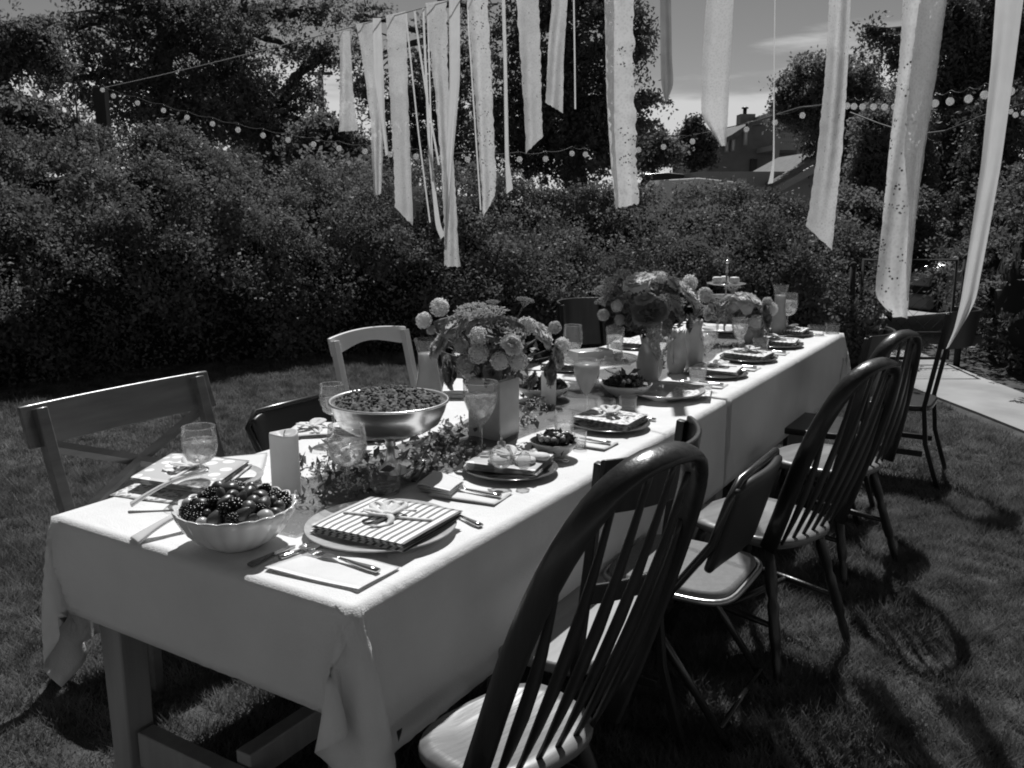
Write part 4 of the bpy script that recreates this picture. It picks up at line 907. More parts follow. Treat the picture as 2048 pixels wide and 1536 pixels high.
# ------------------------------------------------------------ things on the table
def stem_glass(label, u, v, h=.19, r=.046, fill=.6, shape='wine', group='goblets set along the table', m=None, cat='glass', water=None, bubbles=True):
    p = P(u, v); t = thing('wine_glass', label, cat, p, random.uniform(0, 6), group); m = m or M['glass']
    bh = h * (.56 if shape == 'wine' else .62); z0 = h - bh
    if shape == 'wine': pr = [(.003, 0), (.35, .03), (.72, .14), (.93, .32), (1, .5), (.97, .72), (.90, 1)]
    elif shape == 'tulip': pr = [(.003, 0), (.22, .05), (.5, .22), (.78, .42), (.96, .62), (1, .78), (.98, 1)]
    else: pr = [(.003, 0), (.6, .04), (.9, .12), (.97, .3), (1, .6), (1, 1)]
    def prof(k=1.0, top=1.0):
        out = []
        N_ = 14
        for i in range(N_ + 1):
            f = i / N_ * top; out.append((np.interp(f, [b for a, b in pr], [a for a, b in pr]) * r * k, z0 + f * bh))
        return out
    outer = prof(); inner = [(max(a - .0016, .0005), b + .0015) for a, b in outer]
    MB().lathe(outer, 28).obj('bowl', m, t)
    rr_ = outer[-1][0]; MB().tube([(rr_ * math.cos(k * .2618), rr_ * math.sin(k * .2618), h) for k in range(25)], .0013, 6).obj('rim', M['glassd'], t)
    if shape != 'tumbler':
        MB().lathe([(.0045, z0 + .002), (.0040, z0 * .6), (.0042, z0 * .25), (.008, z0 * .08), (.0001, .004)][:4], 14).obj('stem', m, t)
        MB().lathe([(.0001, .0), (r * .74, .0), (r * .76, .002), (r * .3, .005), (.006, .010)], 26).obj('foot', m, t)
    if fill:
        wp = [(max(a - .0022, .0003), b + .002) for a, b in prof(1, fill)]
        wp.append((0.0001, wp[-1][1]))
        w_ = MB().lathe(wp, 24).obj('drink', water or M['water'], t)
        if bubbles:
            mb = MB()
            for k in range(7):
                a_ = random.uniform(0, 6.3); q = random.uniform(.1, .55) * r; s_ = random.uniform(.008, .011)
                mb.box((q * math.cos(a_), q * math.sin(a_), wp[-2][1] - random.uniform(.0, .012)), (s_, s_ * 1.2, s_ * .9), Matrix.Identity(4))
            mb.obj('ice', M['glassd'], t, bevel=.002)
    return t
def tumbler(label, u, v, h=.085, r=.035, fill=.5, m=None, cat='glass', handle=False, z=ZT, group=None, name='tumbler'):
    t = thing(name, label, cat, P(u, v, z), random.uniform(0, 6), group); m = m or M['glass']
    o_ = [(.0005, 0), (r * .82, 0), (r * .86, .003), (r * .93, h * .4), (r, h)]; i_ = [(a - .0022 if a > .01 else a, b + (.006 if b < .01 else .001)) for a, b in o_]
    MB().lathe(o_, 24).obj('body', m, t)
    if fill: MB().lathe([(.0005, .007), (r * .80, .007), (r * .88, h * fill), (.0005, h * fill)], 20).obj('drink', M['water'], t)
    if handle: MB().tube([(r * .9, 0, h * .8), (r + .018, 0, h * .72), (r + .02, 0, h * .4), (r * .92, 0, h * .25)], .0032, 7).obj('handle', m, t)
    return t
def candle(label, u, v, r, h, m=None):
    t = thing('pillar_candle', label, 'candle', P(u, v), 0)
    MB().lathe([(.0005, 0), (r * .99, 0), (r, .004), (r, h - .006), (r * .97, h), (r * .86, h - .001), (r * .72, h - .007), (r * .3, h - .010), (.0005, h - .010)], 40,
               wob=lambda i, q, rr, zz: (rr * (1 + .006 * math.sin(3 * q + zz * 30)), zz + (.003 * math.sin(2 * q) if zz > h * .9 else 0))).obj('wax', m or M['wax'], t)
    MB().tube([(0, 0, h - .011), (.001, .001, h - .002), (.004, .002, h + .006)], .0011, 6).obj('wick', M['black'], t)
    return t
def carafe(label, u, v, h, r, fill=.8):
    t = thing('carafe', label, 'carafe', P(u, v), 0)
    pr = [(.0005, 0), (.98, .0), (1.0, .02), (.98, .12), (.86, .3), (.70, .5), (.62, .66), (.64, .78), (.76, .90), (.90, 1.0)]
    o_ = [(a * r, b * h) for a, b in pr]; MB().lathe(o_, 32).obj('glass', M['glass'], t)
    ii = [(max(a * r - .003, .0005), max(b * h, .004)) for a, b in pr if b <= fill] + [(.0005, fill * h)]
    ii.insert(-1, (np.interp(fill, [b for a, b in pr], [a for a, b in pr]) * r - .003, fill * h))
    MB().lathe(ii, 32).obj('juice', M['juice'], t); return t
def plate(label, s, w, r, m, z=ZT, lift=.014, cat='plate', group=None, scal=0, sq=(1, 1)):
    t = thing('plate', label, cat, T(s, w, z), EA + random.uniform(-.3, .3), group)
    wob = (lambda i, q, rr, zz: (rr * (1 + scal * math.cos(24 * q) * (i in (2, 3, 4))), zz)) if scal else None
    mb = MB().lathe([(.0005, .002), (r * .60, .002), (r * .80, lift * .6), (r * .99, lift), (r, lift + .002), (r * .98, lift + .0035), (r * .78, lift * .6 + .004), (r * .60, .006), (.0005, .006)], 56, wob=wob)
    o_ = mb.obj('dish', m, t); t.scale = (sq[0], sq[1], 1); return t
def napkin(label, c4, z0, layers, m, cat='napkin', group=None, th=.004, bow=None, bowm=None, name='folded_napkin'):
    c = sum(c4, Vector()) / 4; c.z = 0; ax = (c4[1] - c4[0]); ang = math.atan2(ax.y, ax.x)
    t = thing(name, label, cat, Vector((c.x, c.y, z0)), ang, group)
    M4 = Matrix.Rotation(-ang, 4, 'Z'); loc = [M4 @ Vector((p.x - c.x, p.y - c.y, 0)) for p in c4]
    for k in range(layers):
        j = .0025 * (layers - 1 - k); q = [Vector((p.x + random.uniform(-j, j), p.y + random.uniform(-j, j), 0)) for p in loc]
        NU = 12
        def top(i, jv, z):
            a = q[0].lerp(q[1], i); b = q[3].lerp(q[2], i); p = a.lerp(b, jv)
            e = min(i, 1 - i, jv, 1 - jv); return (p.x, p.y, z + .0016 * math.sin(i * 5 + k * 2) * math.sin(jv * 4 + k) - (.002 if e < .03 else 0) * (1 if z > k * th + th * .5 else -1))
        mb = MB(); mb.grid(lambda i, jv: top(i, jv, (k + 1) * th), NU, NU); b0 = len(mb.v); mb.grid(lambda i, jv: top(i, jv, k * th + .0006), NU, NU)
        n1 = NU + 1
        ring = [i for i in range(n1)] + [j_ * n1 + NU for j_ in range(1, n1)] + [NU * n1 + i for i in range(NU - 1, -1, -1)] + [j_ * n1 for j_ in range(NU - 1, 0, -1)]
        for i_ in range(len(ring)): a, b = ring[i_], ring[(i_ + 1) % len(ring)]; mb.f.append((a, b, b0 + b, b0 + a))
        mb.obj('fold', m, t)
    if bow:
        z = layers * th + .002; xs = [p.x for p in loc]; ys = [p.y for p in loc]; bm = bowm or M['white']
        B_ = thing('ribbon_bow', bow, 'ribbon bow', Vector((c.x, c.y, z0)), ang + .25)
        w2 = (max(ys) - min(ys)) * .42
        def strip(pts, wd, nm): 
            mb = MB(); vs = []
            for p, s_ in pts: vs += [(p[0] - s_[0] * wd / 2, p[1] - s_[1] * wd / 2, p[2]), (p[0], p[1], p[2] + .0025), (p[0] + s_[0] * wd / 2, p[1] + s_[1] * wd / 2, p[2] + .0008)]
            fs = []
            for i in range(len(pts) - 1): fs += [(3 * i, 3 * i + 1, 3 * i + 4, 3 * i + 3), (3 * i + 1, 3 * i + 2, 3 * i + 5, 3 * i + 4)]
            mb.add(vs, fs).obj(nm, bm, B_, solid=.0012)
        strip([((0, -w2 + 2 * w2 * i / 10, z), (1, 0)) for i in range(11)], .012, 'band')
        for k in range(4):
            a0 = random.uniform(0, 6.3); pts = []
            for i in range(13):
                f = i / 12; a = a0 + (f - .5) * 1.5; L_ = .055 * math.sin(math.pi * f); pts.append(((L_ * math.cos(a), L_ * math.sin(a), z + .004 + .016 * math.sin(math.pi * f)), (-math.sin(a), math.cos(a))))
            strip(pts, .022, 'loop')
        for k in range(4):
            a = random.uniform(0, 6.3); pts = []
            for i in range(8):
                f = i / 7; aa = a + .5 * math.sin(f * 4); pts.append(((.075 * f * math.cos(aa), .075 * f * math.sin(aa), z + .006 * math.sin(f * 6) + .003), (-math.sin(aa), math.cos(aa))))
            strip(pts, .016, 'tail')
        MB().ball((0, 0, z + .006), (.010, .012, .008)).obj('knot', bm, B_)
    return t
def cutlery(kind, label, a, b, z=ZT + .012, m=None, handle=None, group=None):
    """from a (handle end) to b (tip)"""
    d = b - a; L = d.length; t = thing(kind, label, kind, Vector((a.x, a.y, z)), math.atan2(d.y, d.x), group); m = m or M['cutlery']
    hm = handle or m
    MB().tube([(0, 0, .004), (L * .1, 0, .0045), (L * .3, 0, .005), (L * .52, 0, .007)], [.005, .0055, .0042, .0028], 8, [1.7, 1.8, 1.6, 1.2], up=(0, 1, 0)).obj('handle', hm, t)
    if kind == 'fork':
        vs = []; mb = MB()
        mb.grid(lambda i, j: (L * (.52 + .26 * i), (j - .5) * (.006 + .018 * min(1, i * 1.6)), .007 - .005 * i + .0015 * (2 * j - 1) ** 2), 6, 4)
        for k in range(4):
            y = (k - 1.5) * .0062; mb.tube([(L * .775, y, .0022), (L * .88, y, .003), (L, y * .95, .007)], [.0013, .0013, .0006], 5, [1.3, 1.3, 1], up=(0, 1, 0))
        mb.obj('head', m, t, solid=.001)
    elif kind == 'knife':
        MB().add([(L * .5, -.006, .004), (L * .5, .007, .004), (L * .92, .009, .004), (L, -.003, .004), (L * .95, -.007, .004)], [(0, 1, 2, 3, 4)]).obj('blade', m, t, False, solid=.0016)
    else:
        MB().grid(lambda i, j: (L * (.52 + .48 * i), (j - .5) * 2 * (.003 + .019 * math.sin(math.pi * min(1, .08 + i * .9)) ** .7), .007 - .010 * math.sin(math.pi * i) * (1 - (2 * j - 1) ** 2) + .002), 10, 6).obj('head', m, t, solid=.0012)
    return t
c4 = lambda z, *px: [at_z(u, v, z) for u, v in px]
def crn(s, w, a, b, rot=0):
    c, s_ = math.cos(rot), math.sin(rot); return [T(s + x * c - y * s_, w + x * s_ + y * c) for x, y in ((-a, -b), (a, -b), (a, b), (-a, b))]

# nearest setting on the near side
plate('large pale plate under the striped napkin at the near right corner', .355, .225, .182, M['plate'], lift=.020)
napkin('boldly striped napkin folded square on the nearest plate', c4(.79, (808, 1098), (926, 1030), (742, 1000), (622, 1058)), ZT + .021, 4, M['stripe'], bow='frayed white ribbon bow on the striped napkin', th=.0055)
napkin('thick white paper napkin at the nearest table edge under a fork', c4(ZT, (530, 1142), (717, 1186), (800, 1140), (640, 1102)), ZT, 2, M['white'], th=.005)
cutlery('fork', 'steel fork lying on the nearest white napkin', P(757, 1156), P(612, 1112), ZT + .012)
cutlery('knife', 'steel knife whose handle shows right of the striped napkin', P(962, 1056), P(880, 1020), ZT + .002)
cutlery('knife', 'short wooden handled knife tip lying before the fruit bowl', P(500, 1135), P(590, 1095), ZT + .002, handle=M['woodm'])
cutlery('spoon', 'teaspoon lying between the fruit bowl and striped napkin', P(560, 1120), P(640, 1095), ZT + .002)
# left near setting
napkin('printed napkin folded on the plate at the near left corner', c4(.785, (262, 965), (420, 990), (500, 930), (345, 915)), ZT + .022, 4, M['leafprint'], bow='pale ribbon tied round the leaf printed napkin', th=.005)
plate('clear glass plate at the near left corner under a leaf printed napkin', *[.40, .86], .13, M['plate'], lift=.020, group=None)
napkin('flat grey napkin at the left table edge beneath the glass plate', c4(ZT, (218, 992), (370, 1012), (440, 975), (300, 955)), ZT, 1, M['check'], th=.004)
napkin('crumpled white napkin beyond the left wine glass', c4(ZT, (420, 970), (520, 965), (535, 915), (440, 925)), ZT, 3, M['white'], th=.006)
napkin('white paper napkin beside the dark folding chair', c4(ZT, (560, 880), (660, 875), (680, 850), (600, 850)), ZT, 3, M['white'], bow='loose white bow on the napkin by the candle')
napkin('white napkin stack between silver bowl and vase', c4(ZT, (885, 800), (935, 800), (950, 775), (890, 772)), ZT + .01, 5, M['white'], th=.006)
stem_glass('wine glass of iced water at the near left corner', 406, 985, .185, .048, .62)
# fruit bowl
bc = P(476, 1088); t = thing('fruit_bowl', 'scalloped white porcelain bowl heaped with fruit', 'bowl', bc, 0)
bprof = [(.0005, .0), (.055, .0), (.060, .004), (.090, .022), (.116, .050), (.130, .078), (.136, .094), (.131, .094), (.124, .076), (.108, .050), (.080, .027), (.05, .012), (.0005, .010)]
MB().lathe(bprof, 120, wob=lambda i, q, rr, zz: (rr * (1 + (.05 * abs(math.sin(10 * q)) - .025) * min(1, zz / .03)), zz + (.005 * abs(math.sin(10 * q)) if zz > .085 else 0))).obj('shell', M['porc'], t)
bl = MB()
for k in range(34):
    q = math.acos(1 - 2 * (k + .5) / 34); a_ = k * 2.4; bl.ball((.0085 * math.sin(q) * math.cos(a_), .0085 * math.sin(q) * math.sin(a_), .0105 * math.cos(q)), .0036, 6, 4)
pb = bl.obj('blackberry', M['berryd']); sb = MB().lathe([(.0003, -.018), (.006, -.014), (.0125, -.003), (.0145, .006), (.011, .013), (.0003, .014)], 14).obj('strawberry', M['berrym'])
ml = MB().ball((0, 0, 0), (.0175, .0165, .0155), 14, 9).obj('melon_ball', M['melon']); gp = MB().ball((0, 0, 0), (.010, .010, .013), 12, 8).obj('grape', M['berrym'])
pool = [(pb, 'blackberry', 'berry', 'dark blackberry heaped in the scalloped bowl', 'blackberries in the scalloped bowl'), (sb, 'strawberry', 'berry', 'halved red strawberry heaped in the scalloped bowl', 'strawberries in the scalloped bowl'),
        (ml, 'melon_ball', 'fruit', 'pale glossy melon ball heaped in the scalloped bowl', 'melon balls in the scalloped bowl'), (gp, 'grape', 'fruit', 'small dark grape heaped in the scalloped bowl', 'grapes in the scalloped bowl')]
used = set(); spots = []
tries = 0
while len(spots) < 78 and tries < 6000:
    tries += 1; a_ = random.uniform(0, 6.283); q = .110 * math.sqrt(random.random()); top = .084 + .042 * (1 - (q / .12) ** 2) + random.uniform(-.004, .004)
    p = Vector((q * math.cos(a_), q * math.sin(a_), top))
    if all((p - s_).length > .0235 for s_ in spots): spots.append(p)
for _ in range(60):
    a_ = random.uniform(0, 6.283); q = .080 * math.sqrt(random.random()); spots.append(Vector((q * math.cos(a_), q * math.sin(a_), .066 + .034 * (1 - (q / .12) ** 2))))
for i, p in enumerate(spots):
    src, nm, ct, lb, gp_ = pool[random.choices([0, 1, 2, 3], [.46, .34, .08, .12])[0]]
    o_ = src if nm not in used else src.copy()
    if nm in used: C.objects.link(o_)
    used.add(nm); tag(o_, lb, ct, gp_); o_.location = bc + p; o_.rotation_euler = [random.uniform(0, 6) for _ in range(3)]; s_ = random.uniform(1.0, 1.35) * (1.2 if nm == 'blackberry' else 1); o_.scale = [s_ * random.uniform(.78, 1.18) for _ in range(3)]
mb = MB().ball((0, 0, .066), (.098, .098, .030), 24, 12); mb.obj('fruit_filling', M['berryd'], t)
def server(label, a, b, z0, z1, wd, m):
    d = b - a; t = thing('salad_server', label, 'serving spoon', Vector((a.x, a.y, z0)), math.atan2(d.y, d.x)); L = d.length
    MB().grid(lambda i, j: (L * i, (j - .5) * wd * (1.15 - .75 * math.sin(math.pi * min(1, i * 1.05)) ** 1.0 + .25 * i), (z1 - z0) * i + .012 * math.sin(i * 3.1) - .003 * (2 * j - 1) ** 2), 16, 4).obj('handle', m, t, solid=.008, bevel=.003)
server('white serving spoon handle resting left of the fruit bowl rim', P(262, 1022), P(420, 1000), ZT + .018, ZT + .085, .024, M['porc'])
server('pale wide server handle lying below the fruit bowl at the front edge', P(268, 1085), P(440, 1040), ZT + .006, ZT + .055, .042, M['porc'])
# candles
candle('tall pale pillar candle behind the fruit bowl', 574, 997, .0375, .182)
candle('pale pillar candle between the two bouquets', 1097, 812, .029, .135)
# goblets
stem_glass('goblet with iced water right of the nearest pillar candle', 698, 1000, .205, .052, .60)
stem_glass('tulip goblet before the first vase, nearly full', 962, 912, .235, .054, .72, 'tulip')
stem_glass('tulip goblet of pale drink under the glass cake stand', 1172, 836, .215, .048, .88, 'tulip', water=M['juice'])
stem_glass('large goblet standing before the middle vase', 1315, 770, .27, .056, .85, 'tulip')
stem_glass('wine goblet half hidden behind the silver bowl', 668, 880, .19, .043, .5)
stem_glass('goblet right of the scalloped white pitchers', 1413, 744, .22, .046, .7, 'tulip')
stem_glass('sparkling coupe before the farthest bouquet', 1477, 716, .20, .042, .75, 'tulip')
stem_glass('round goblet of dark wine beside the far carafe', 1574, 668, .24, .054, .68)
stem_glass('goblet rim showing above the cake stand on the far side', 1145, 745, .22, .045, .3)
tumbler('short iced tumbler left of the middle bouquet', 1229, 722, .17, .044, .75)
tumbler('squat glass in front of the silver stand', 770, 985, .075, .046, .25)
tumbler('sparkling votive glass behind the dark salad', 1128, 868, .075, .036, .5, M['glassd'])
tumbler('clear glass cup with handle at the far end of the table', 1632, 672, .062, .052, .15, handle=True)
tumbler('second clear glass cup behind the far cup with a handle', 1664, 668, .062, .045, .15)
tumbler('low faceted candle glass lying by the third setting', 1210, 825, .05, .04, 0, M['glassd'])
tumbler('low faceted candle glass right of the third goblet', 1255, 822, .055, .035, .2, M['glassd'])
tumbler('faceted candle glass before the white pitcher', 1395, 762, .055, .04, .2, M['glassd'])
tumbler('stubby glass among plates before the last bouquet', 1520, 706, .075, .042, .2, M['glass'])
tumbler('small clear glass beside the salad bowl edge', 1160, 895, .055, .022, .3, M['glassd'])
# silver pedestal bowl with crumble
sc_ = P(782, 945); t = thing('silver_pedestal_bowl', 'footed silver bowl standing over the greenery', 'bowl', sc_, 0)
t.scale = (1.12, 1.12, 1.0)
MB().lathe([(.0005, .118), (.055, .120), (.100, .130), (.128, .150), (.143, .185), (.150, .212), (.154, .214), (.154, .220), (.149, .220), (.144, .214), (.138, .188), (.12, .155), (.0005, .150)], 64, wob=lambda i, q, rr, zz: (rr * (1 + (.004 * math.sin(26 * q) if i in (9,) else 0)), zz)).obj('basin', M['silver'], t)
MB().lathe([(.052, 0), (.054, .006), (.046, .010), (.022, .022), (.012, .045), (.010, .075), (.015, .085), (.012, .095), (.018, .108), (.03, .121)], 32).obj('stem', M['silver'], t)
t = thing('crumble', 'coarse baked crumble heaped in the footed silver bowl', 'dessert', sc_, 0); t.scale = (1.12, 1.12, 1.0)
from mathutils import noise as mn
def crum(i, j):
    a_ = i * 2 * math.pi; q = .1455 * j; x, y = q * math.cos(a_), q * math.sin(a_)
    n_ = mn.noise(Vector((x * 60, y * 60, 3))) * .009 + mn.noise(Vector((x * 160, y * 160, 7))) * .006
    return (x, y, .208 + .038 * (1 - j ** 2.4) + n_ * (1 if j < .98 else .2))
MB().grid(crum, 110, 44).obj('topping', M['crumb'], t)
cmb = MB()
for k in range(420):
    a_ = random.uniform(0, 6.283); j = math.sqrt(random.random()) * .93; q = .1455 * j; s_ = random.uniform(.002, .006)
    cmb.ball((q * math.cos(a_), q * math.sin(a_), .211 + .038 * (1 - j ** 2.4)), (s_, s_ * random.uniform(.6, 1.2), s_ * .8), 5, 4)
tag(cmb.obj('crumbs', M['crumb'], t), kind='stuff')
# carafes
carafe('hourglass carafe of milky juice behind the silver bowl', 858, 818, .27, .060)
carafe('far carafe of milky juice beside the dark wine goblet', 1556, 672, .30, .052)

# ---- flowers
def peony_mesh(nm, seed, m, open_=.6, n=46):
    r2 = random.Random(seed); mb = MB()
    for k in range(n):
        f = k / n; q = f ** .7; az = k * 2.39996 + r2.uniform(-.3, .3); tilt = .15 + 1.35 * q * (open_ + .4)
        ln = .55 + .5 * q + r2.uniform(-.08, .08); wd = .42 + .22 * q
        Mz = Matrix.Rotation(az, 4, 'Z')
        cup = .9 - .3 * q
        def pt(i, j):
            a = tilt * (0.25 + .75 * j) ; rr = .10 + ln * j * .95
            x = math.sin(a) * rr * .95; z = math.cos(a) * rr * .95 - .25
            y = (i - .5) * 2 * wd * math.sin(math.pi * min(.93, .12 + .8 * j)) ** .6
            c_ = (2 * i - 1) ** 2 * .22 * cup; x -= c_ * math.cos(a) * .9; z += c_ * math.sin(a) * .5
            if j > .9: x += .07 * math.sin(i * 14 + k); z += .05 * math.cos(i * 17 + k)
            return (x, y, z)
        mb.grid(pt, 5, 4, Mz)
    me = mb.obj(nm, m); dat = me.data; bpy.data.objects.remove(me); dat.name = nm; return dat
def pom_mesh(nm, seed, m, n=200):
    r2 = random.Random(seed); mb = MB(); mb.ball((0, 0, 0), .70, 12, 8)
    for k in range(n):
        q = math.acos(1 - 2 * (k + .5) / n); a_ = k * 2.39996; d = Vector((math.sin(q) * math.cos(a_), math.sin(q) * math.sin(a_), math.cos(q)))
        r_ = .88 + r2.uniform(-.14, .14); s_ = r2.uniform(.11, .17); t1 = d.orthogonal().normalized(); t2 = d.cross(t1); ph = r2.uniform(0, 6)
        vs = [d * (r_ - .03)]
        for i in range(5): a2 = ph + i * 1.2566; vs.append(d * (r_ + .09) + (t1 * math.cos(a2) + t2 * math.sin(a2)) * s_)
        mb.add(vs, [(0, 1 + i, 1 + (i + 1) % 5) for i in range(5)])
    me = mb.obj(nm, m); dat = me.data; bpy.data.objects.remove(me); return dat
def umbel_mesh(nm, seed, m):
    r2 = random.Random(seed); mb = MB()
    for k in range(24):
        a_ = k * 2.39996; q = math.sqrt((k + .5) / 24); x, y, z = q * math.cos(a_), q * math.sin(a_), .25 * (1 - q * q)
        mb.tube([(0, 0, -.9), (x * .5, y * .5, -.3), (x, y, z)], .012, 4)
        for j in range(16):
            dx, dy, dz = r2.gauss(0, .085), r2.gauss(0, .085), r2.gauss(0, .03); s_ = r2.uniform(.028, .05); mb.ball((x + dx, y + dy, z + dz), (s_, s_, s_ * .6), 5, 3)
    me = mb.obj(nm, m); dat = me.data; bpy.data.objects.remove(me); return dat
FLW = {'pl': [peony_mesh('peony', s_, M['petl'], .5) for s_ in (1, 2)], 'pm': [peony_mesh('peony', s_, M['petm'], .45) for s_ in (3, 4)], 'pd': [peony_mesh('peony', s_, M['petd'], .4) for s_ in (5, 6)],
       'po': [peony_mesh('peony', s_, M['petl'], 1.0, 26) for s_ in (7,)], 'sb': [pom_mesh('snowball', s_, M['petl']) for s_ in (1, 2)], 'sm': [pom_mesh('snowball', s_, M['petm']) for s_ in (3,)],
       'um': [umbel_mesh('umbel', s_, M['petl']) for s_ in (1, 2)], 'ug': [umbel_mesh('umbel', s_, M['petm']) for s_ in (3,)]}
NMS = {'pl': 'peony', 'pm': 'peony', 'pd': 'peony', 'po': 'poppy', 'sb': 'snowball_bloom', 'sm': 'snowball_bloom', 'um': 'umbel_bloom', 'ug': 'umbel_bloom'}
def bouquet(label, base, neck_z, flowers, leafn, leafR, cen_uv, rv):
    t = thing('bouquet', label, 'bouquet', base + Vector((0, 0, neck_z)), 0); o0 = t.location; Y0 = base.y
    c = at_y(cen_uv[0], cen_uv[1], Y0); k = Y0 / F; st = MB(); neck = Vector((0, 0, 0))
    for (u, v, r_, ty, dy) in flowers:
        p = at_y(u, v, Y0 + dy) - o0; ob = bpy.data.objects.new(NMS[ty], random.choice(FLW[ty])); C.objects.link(ob); ob.parent = t
        rr = r_ * (Y0 + dy) / F * (1.18 if ty[0] == 'p' else 1.08); ob.location = p; ob.scale = (rr,) * 3
        d = (p - Vector((c.x - o0.x, 0, (c.z - o0.z) * .35)))
        d.y = d.y * .6 - .35 * abs(d.length); 
        if ty[0] == 'u': d = d + Vector((0, 0, d.length * 1.6))
        ob.rotation_euler = d.to_track_quat('Z', 'Y').to_euler()
        st.tube([neck + Vector((random.uniform(-.02, .02), random.uniform(-.02, .02), -.06)), neck.lerp(p, .5) + Vector((0, 0, .02)), p - d.normalized() * rr * .4], .0022, 5)
    st.obj('stems', M['green'], t)
    cc = np.array([c.x - o0.x, c.y - o0.y, c.z - o0.z]); n = leafn
    d = rng.normal(size=(n, 3)); d /= np.linalg.norm(d, axis=1)[:, None]
    pts = cc + d * rng.uniform(.15, .92, n)[:, None] ** .6 * np.array([rv[0] * k * .9, rv[0] * k * .55, rv[1] * k * .85]) + np.array([0, .035, -.01])
    pts = np.concatenate([pts, rng.normal(size=(60, 3)) * .03])
    leaf_mesh('foliage', pts, leafR, .5, M['green'], t)
    return t
vb = P(988, 872); t = thing('vase', 'square grey glass vase under the first bouquet', 'vase', vb, EA)
def boxvase(wd, h, m, par):
    mb = MB(); mb.box((0, 0, h / 2), (wd, wd, h)).box((0, 0, h / 2 + .006), (wd - .012, wd - .012, h)); mb.f = [f for i, f in enumerate(mb.f) if i not in (1, 7, 6)]
    mb.add([(-wd / 2, -wd / 2, h), (wd / 2, -wd / 2, h), (wd / 2, wd / 2, h), (-wd / 2, wd / 2, h), (-wd / 2 + .006, -wd / 2 + .006, h), (wd / 2 - .006, -wd / 2 + .006, h), (wd / 2 - .006, wd / 2 - .006, h), (-wd / 2 + .006, wd / 2 - .006, h)], [(0, 1, 5, 4), (1, 2, 6, 5), (2, 3, 7, 6), (3, 0, 4, 7)])
    return mb.obj('body', m, par, bevel=.004)
boxvase(.125, .20, M['frost'] if False else M['porcg'], t)
bouquet('first bouquet of peonies and snowball blooms with a tall umbel', vb, .19,
        [(879, 615, 17, 'sb', .02), (848, 641, 15, 'sb', 0), (957, 707, 19, 'sb', -.10), (1000, 722, 17, 'sb', -.12), (1037, 722, 18, 'sb', -.10), (931, 728, 17, 'sm', -.08), (958, 673, 18, 'sb', -.09), (922, 692, 14, 'sm', -.06), (862, 660, 9, 'sm', 0), (1053, 652, 17, 'sb', 0),
         (915, 652, 33, 'pm', -.02), (1005, 668, 44, 'pd', -.04), (1082, 672, 28, 'pl', 0), (1112, 712, 26, 'pm', 0), (905, 745, 34, 'pd', 0), (1095, 742, 30, 'pd', .0), (1022, 690, 22, 'pl', -.13), (885, 690, 28, 'pm', 0), (960, 640, 30, 'pm', .03), (1125, 690, 14, 'sb', 0), (1060, 760, 20, 'pd', 0), (945, 768, 24, 'pd', .02),
         (945, 618, 34, 'um', .0), (985, 622, 30, 'um', .0), (1050, 600, 17, 'ug', .02), (985, 604, 14, 'ug', .05), (1020, 640, 20, 'ug', .03), (1110, 655, 12, 'sm', 0), (870, 700, 20, 'pm', .04), (985, 745, 18, 'pd', -.05)],
        230, .038, (985, 700), (115, 85))
def lobevase(label, u, v, h, r, m, prof=None, spout=False):
    t = thing('pitcher' if spout else 'vase', label, 'pitcher' if spout else 'vase', P(u, v), EA)
    pr = prof or [(.0005, 0), (.6, 0), (.64, .03), (.86, .22), (.95, .45), (.80, .68), (.62, .84), (.72, 1.0)]
    o_ = [(a * r, b * h) for a, b in pr]; i_ = [(max(a - .004, .0005), b + .002) for a, b in o_]
    MB().lathe(o_ + i_[::-1], 48, wob=lambda i, q, rr, zz: (rr * (1 + .03 * math.cos(8 * q) * (zz > .02)) + (.018 * max(0, math.cos(q)) ** 6 if spout and zz > h * .93 else 0), zz + (.006 * math.cos(8 * q) if zz > h * .97 else 0))).obj('body', m, t)
    if spout: MB().tube([(-r * .6, 0, h * .86), (-r * 1.25, 0, h * .8), (-r * 1.35, 0, h * .5), (-r * .85, 0, h * .28)], .006, 8).obj('handle', m, t)
    return t
lobevase('mottled pale vase holding the middle bouquet', 1298, 765, .20, .062, M['frost'])
lobevase('scalloped white pitcher right of the middle bouquet', 1352, 748, .20, .05, M['porcg'], spout=True)
lobevase('tall fluted pale vase between the second and third bouquets', 1385, 742, .235, .055, M['porcg'])
lobevase('short round vase under the farthest bouquet', 1505, 688, .13, .06, M['porcg'])
bouquet('middle bouquet, largest, of open peonies and wispy umbels', P(1305, 762), .20,
        [(1278, 568, 31, 'pl', 0), (1300, 628, 37, 'pd', -.05), (1352, 575, 28, 'pl', .05), (1376, 590, 28, 'pl', 0), (1350, 622, 24, 'pm', 0), (1250, 600, 18, 'pm', .04), (1234, 612, 11, 'sb', 0), (1207, 630, 11, 'sm', 0), (1240, 640, 10, 'sm', -.02), (1330, 655, 18, 'pd', -.04), (1262, 640, 14, 'pd', 0),
         (1205, 578, 22, 'ug', 0), (1222, 560, 20, 'ug', .04), (1245, 545, 16, 'ug', 0), (1320, 548, 17, 'um', .03), (1400, 615, 24, 'ug', -.04), (1345, 600, 26, 'ug', -.1), (1390, 640, 20, 'ug', -.04), (1380, 565, 14, 'sb', .05), (1322, 556, 10, 'sb', 0), (1205, 600, 16, 'ug', .02), (1225, 655, 14, 'ug', .0), (1290, 600, 20, 'pm', -.02), (1375, 650, 16, 'pd', 0)],
        300, .036, (1305, 615), (105, 62))
